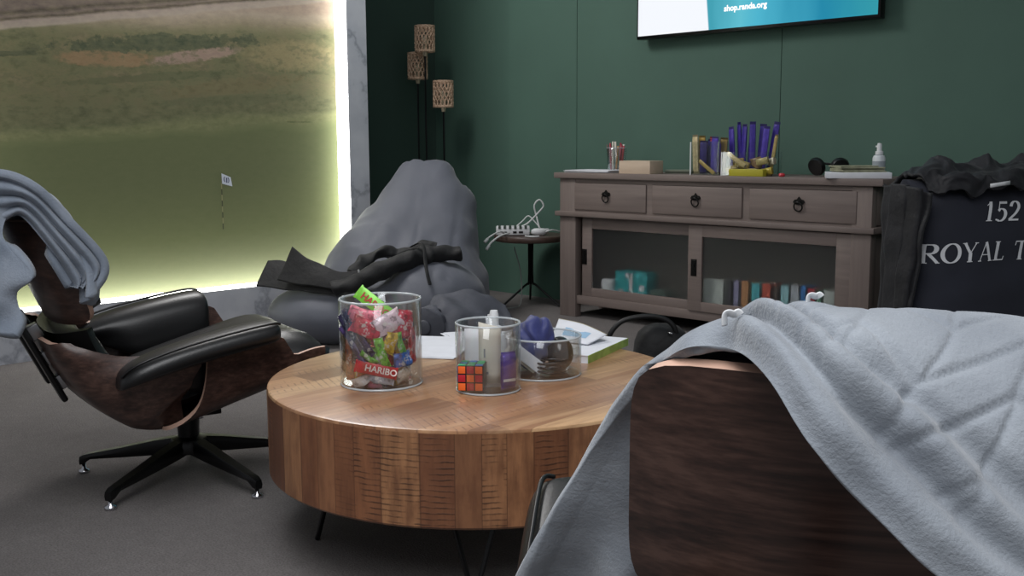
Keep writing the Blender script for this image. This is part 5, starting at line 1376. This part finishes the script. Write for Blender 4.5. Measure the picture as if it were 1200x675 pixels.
for i in range(nr):                                  # embossed chevrons
    for j in range(ncl):
        u = lu[i, j]; fac = min(1, max(0, (u - .05) / .1)); a = u / .072 + .04 * math.sin(lv[i, j] * 30); col_ = math.floor(a); fr = a - col_
        y = lv[i, j] / .066 + (fr if col_ % 2 == 0 else 1 - fr) * .85 + .08 * nz(P[i, j], 6, 3)
        g_ = min(y % 1, 1 - y % 1); h_ = min(fr, 1 - fr)
        on = fac * min(1, max(0, (lv[i, j] - .52) / .1)) * min(1, max(0, (lvh[i, j] - .03) / .06))
        D_[i, j] -= on * max(.0055 * math.exp(-(g_ / .075) ** 2), .0045 * math.exp(-(h_ / .07) ** 2) * (1 if (int(y) + col_) % 3 else .2))
for _ in range(3):
    N[1:-1, :] = (N[:-2, :] + N[1:-1, :] * 2 + N[2:, :]) / 4
    N[:, 1:-1] = (N[:, :-2] + N[:, 1:-1] * 2 + N[:, 2:]) / 4
bo = finish(tt, 'blanket_cloth', P, N, D_, .012, m_blanket, og)
for (r_, b, z, k_) in ((.181, .864, .825, .72), (.249, .865, .840, .6)):
    p = diag(r_, b, z) - og
    pts = [p + (ER * a + UZ * h) * k_ for a, h in ((-.007, -.008), (-.007, .004), (-.003, .007), (.004, .005), (.007, .007), (.010, .004))]
    v, f = tube(pts, .006 * k_, 8, 5, flat=.3); mesh_obj('care_label', v, f, m_white, tt)

# blanket over the headrest of the far chair
og2 = Vector(chair1.location) + Vector((0, 0, .7))
Rz = Matrix.Rotation(PH1, 4, 'Z')
def CH(x, y, z): return Rz @ Vector((x, y, z)) + Vector((-2.826, 1.472, 0))
B2 = [[CH(-.33, -.36, .60), CH(-.345, -.33, .70), CH(-.39, -.31, .79), CH(-.47, -.30, .835), CH(-.54, -.29, .82), CH(-.55, -.29, .78)],
      [CH(-.31, -.27, .57), CH(-.325, -.27, .68), CH(-.375, -.27, .80), CH(-.47, -.26, .85), CH(-.545, -.25, .80), CH(-.55, -.24, .72)],
      [CH(-.30, -.15, .58), CH(-.32, -.15, .68), CH(-.37, -.15, .80), CH(-.47, -.14, .86), CH(-.56, -.12, .78), CH(-.53, -.10, .62)],
      [CH(-.30, .0, .58), CH(-.32, .0, .68), CH(-.37, .0, .80), CH(-.47, .0, .865), CH(-.57, .02, .76), CH(-.53, .05, .50)],
      [CH(-.30, .15, .58), CH(-.32, .15, .68), CH(-.37, .15, .80), CH(-.47, .15, .86), CH(-.57, .15, .76), CH(-.53, .15, .46)],
      [CH(-.31, .30, .58), CH(-.33, .29, .68), CH(-.38, .29, .79), CH(-.47, .29, .84), CH(-.56, .29, .76), CH(-.53, .30, .48)]]
tt2, P, N, lu, lv, lvh, D_ = blanket('blanket', 'blue-grey folded plush blanket draped over headrest of the left lounge chair', B2, m_blanket2, og2, 14, 20, .05, False, .012, .012, 9)
nr, ncl = D_.shape
if N[nr // 2, 0].dot(np.array(Rz @ Vector((1, 0, 0)))) < 0: N = -N
for i in range(nr):
    for j in range(ncl):
        D_[i, j] += .016 * math.sin(lu[i, j] * 85 + 1.5 * math.sin(lv[i, j] * 9))
finish(tt2, 'blanket_cloth', P, N, D_, .016, m_blanket2, og2)
inn = [(-.581, -.315, .779), (-.5, -.315, .788), (-.452, -.315, .806), (-.395, -.315, .725), (-.352, -.315, .640), (-.345, -.315, .622)]
out = [(-.575, -.335, .884), (-.493, -.335, .898), (-.423, -.335, .862), (-.36, -.335, .786), (-.283, -.335, .681), (-.31, -.335, .622)]
G = sheet([[CH(*(Vector(a).lerp(Vector(b), k_ / 5))) - og2 for k_ in range(6)] for a, b in zip(inn, out)], 10, 10)
lat = Rz @ Vector((0, -1, 0))
for i, row in enumerate(G):
    for j, p in enumerate(row):
        w_ = j / (len(row) - 1)
        row[j] = p + lat * (.022 * abs(math.sin(w_ * PI * 3.2 + .25 * math.sin(i * .12))) ** .7 + .004 * nz(p, 20, 4))
v, f = grid_solid(G, -.02); mesh_obj('folded_edge', v, f, m_blanket2, tt2)
G = sheet([[CH(*p) - og2 for p in r_] for r_ in (
    [(-.62, -.25, .86), (-.55, -.30, .86), (-.50, -.325, .845), (-.47, -.335, .83)],
    [(-.62, -.28, .79), (-.55, -.34, .785), (-.515, -.375, .775), (-.50, -.378, .758)],
    [(-.62, -.30, .70), (-.545, -.37, .70), (-.49, -.41, .69), (-.452, -.432, .676)],
    [(-.62, -.30, .63), (-.55, -.36, .63), (-.51, -.40, .632), (-.483, -.42, .632)],
    [(-.62, -.30, .58), (-.55, -.37, .585), (-.50, -.42, .582), (-.480, -.43, .575)],
    [(-.62, -.32, .53), (-.56, -.38, .54), (-.52, -.41, .54), (-.50, -.42, .542)])], 10, 10)
for i, row in enumerate(G):
    for j, p in enumerate(row): row[j] = p + lat * (.016 * math.sin(i * .20 + j * .12) + .012 * nz(p, 12, 6))
v, f = grid_solid(G, -.02); mesh_obj('hanging_corner', v, f, m_blanket2, tt2)

# ------------------------------------------------------------------ light
w = bpy.data.worlds.new('World'); sc.world = w; w.use_nodes = True
w.node_tree.nodes['Background'].inputs[0].default_value = (.90, .94, 1.0, 1); w.node_tree.nodes['Background'].inputs[1].default_value = .27
def area(name, loc, target, size, power, col=(1, 1, 1), sy=None, spread=180):
    l = bpy.data.lights.new(name, 'AREA'); l.energy = power; l.size = size; l.color = col; l.spread = math.radians(spread)
    if sy: l.shape = 'RECTANGLE'; l.size_y = sy
    o = bpy.data.objects.new(name, l); COL.objects.link(o); o.location = loc
    o.rotation_euler = (Vector(target) - Vector(loc)).to_track_quat('-Z', 'Y').to_euler(); return o
area('ceiling_light', (-4.6, 2.6, 3.0), (-4.3, 3.3, 0), 1.0, 60, (1, .98, .96))
area('ceiling_light', (-.9, .4, 3.0), (-1.4, 1.4, 0), 1.6, 21, (.97, .98, 1), None, 105)
area('ceiling_light', (.4, -.8, 2.9), (-.6, 1.4, .4), 1.4, 16, (.97, .98, 1), None, 110)

# ------------------------------------------------------------------ camera
cam = bpy.data.cameras.new('camera'); co = bpy.data.objects.new('camera', cam); COL.objects.link(co); sc.camera = co
cam.sensor_width = 36; cam.lens = 36 * 1240 / 1200; cam.clip_start = .02
TH, PT, RL = math.radians(45), math.radians(7.8), math.radians(-.3)
fw = Vector((-math.sin(TH) * math.cos(PT), math.cos(TH) * math.cos(PT), -math.sin(PT)))
r0_ = Vector((math.cos(TH), math.sin(TH), 0)); u0_ = Vector((-math.sin(TH) * math.sin(PT), math.cos(TH) * math.sin(PT), math.cos(PT)))
rt_c = r0_ * math.cos(RL) + u0_ * math.sin(RL); up_c = -r0_ * math.sin(RL) + u0_ * math.cos(RL)
co.matrix_world = Matrix(((rt_c.x, up_c.x, -fw.x, 0), (rt_c.y, up_c.y, -fw.y, 0), (rt_c.z, up_c.z, -fw.z, .97), (0, 0, 0, 1)))
sc.view_settings.view_transform = 'Standard'
sc.view_settings.look = 'None'
sc.view_settings.exposure = 0
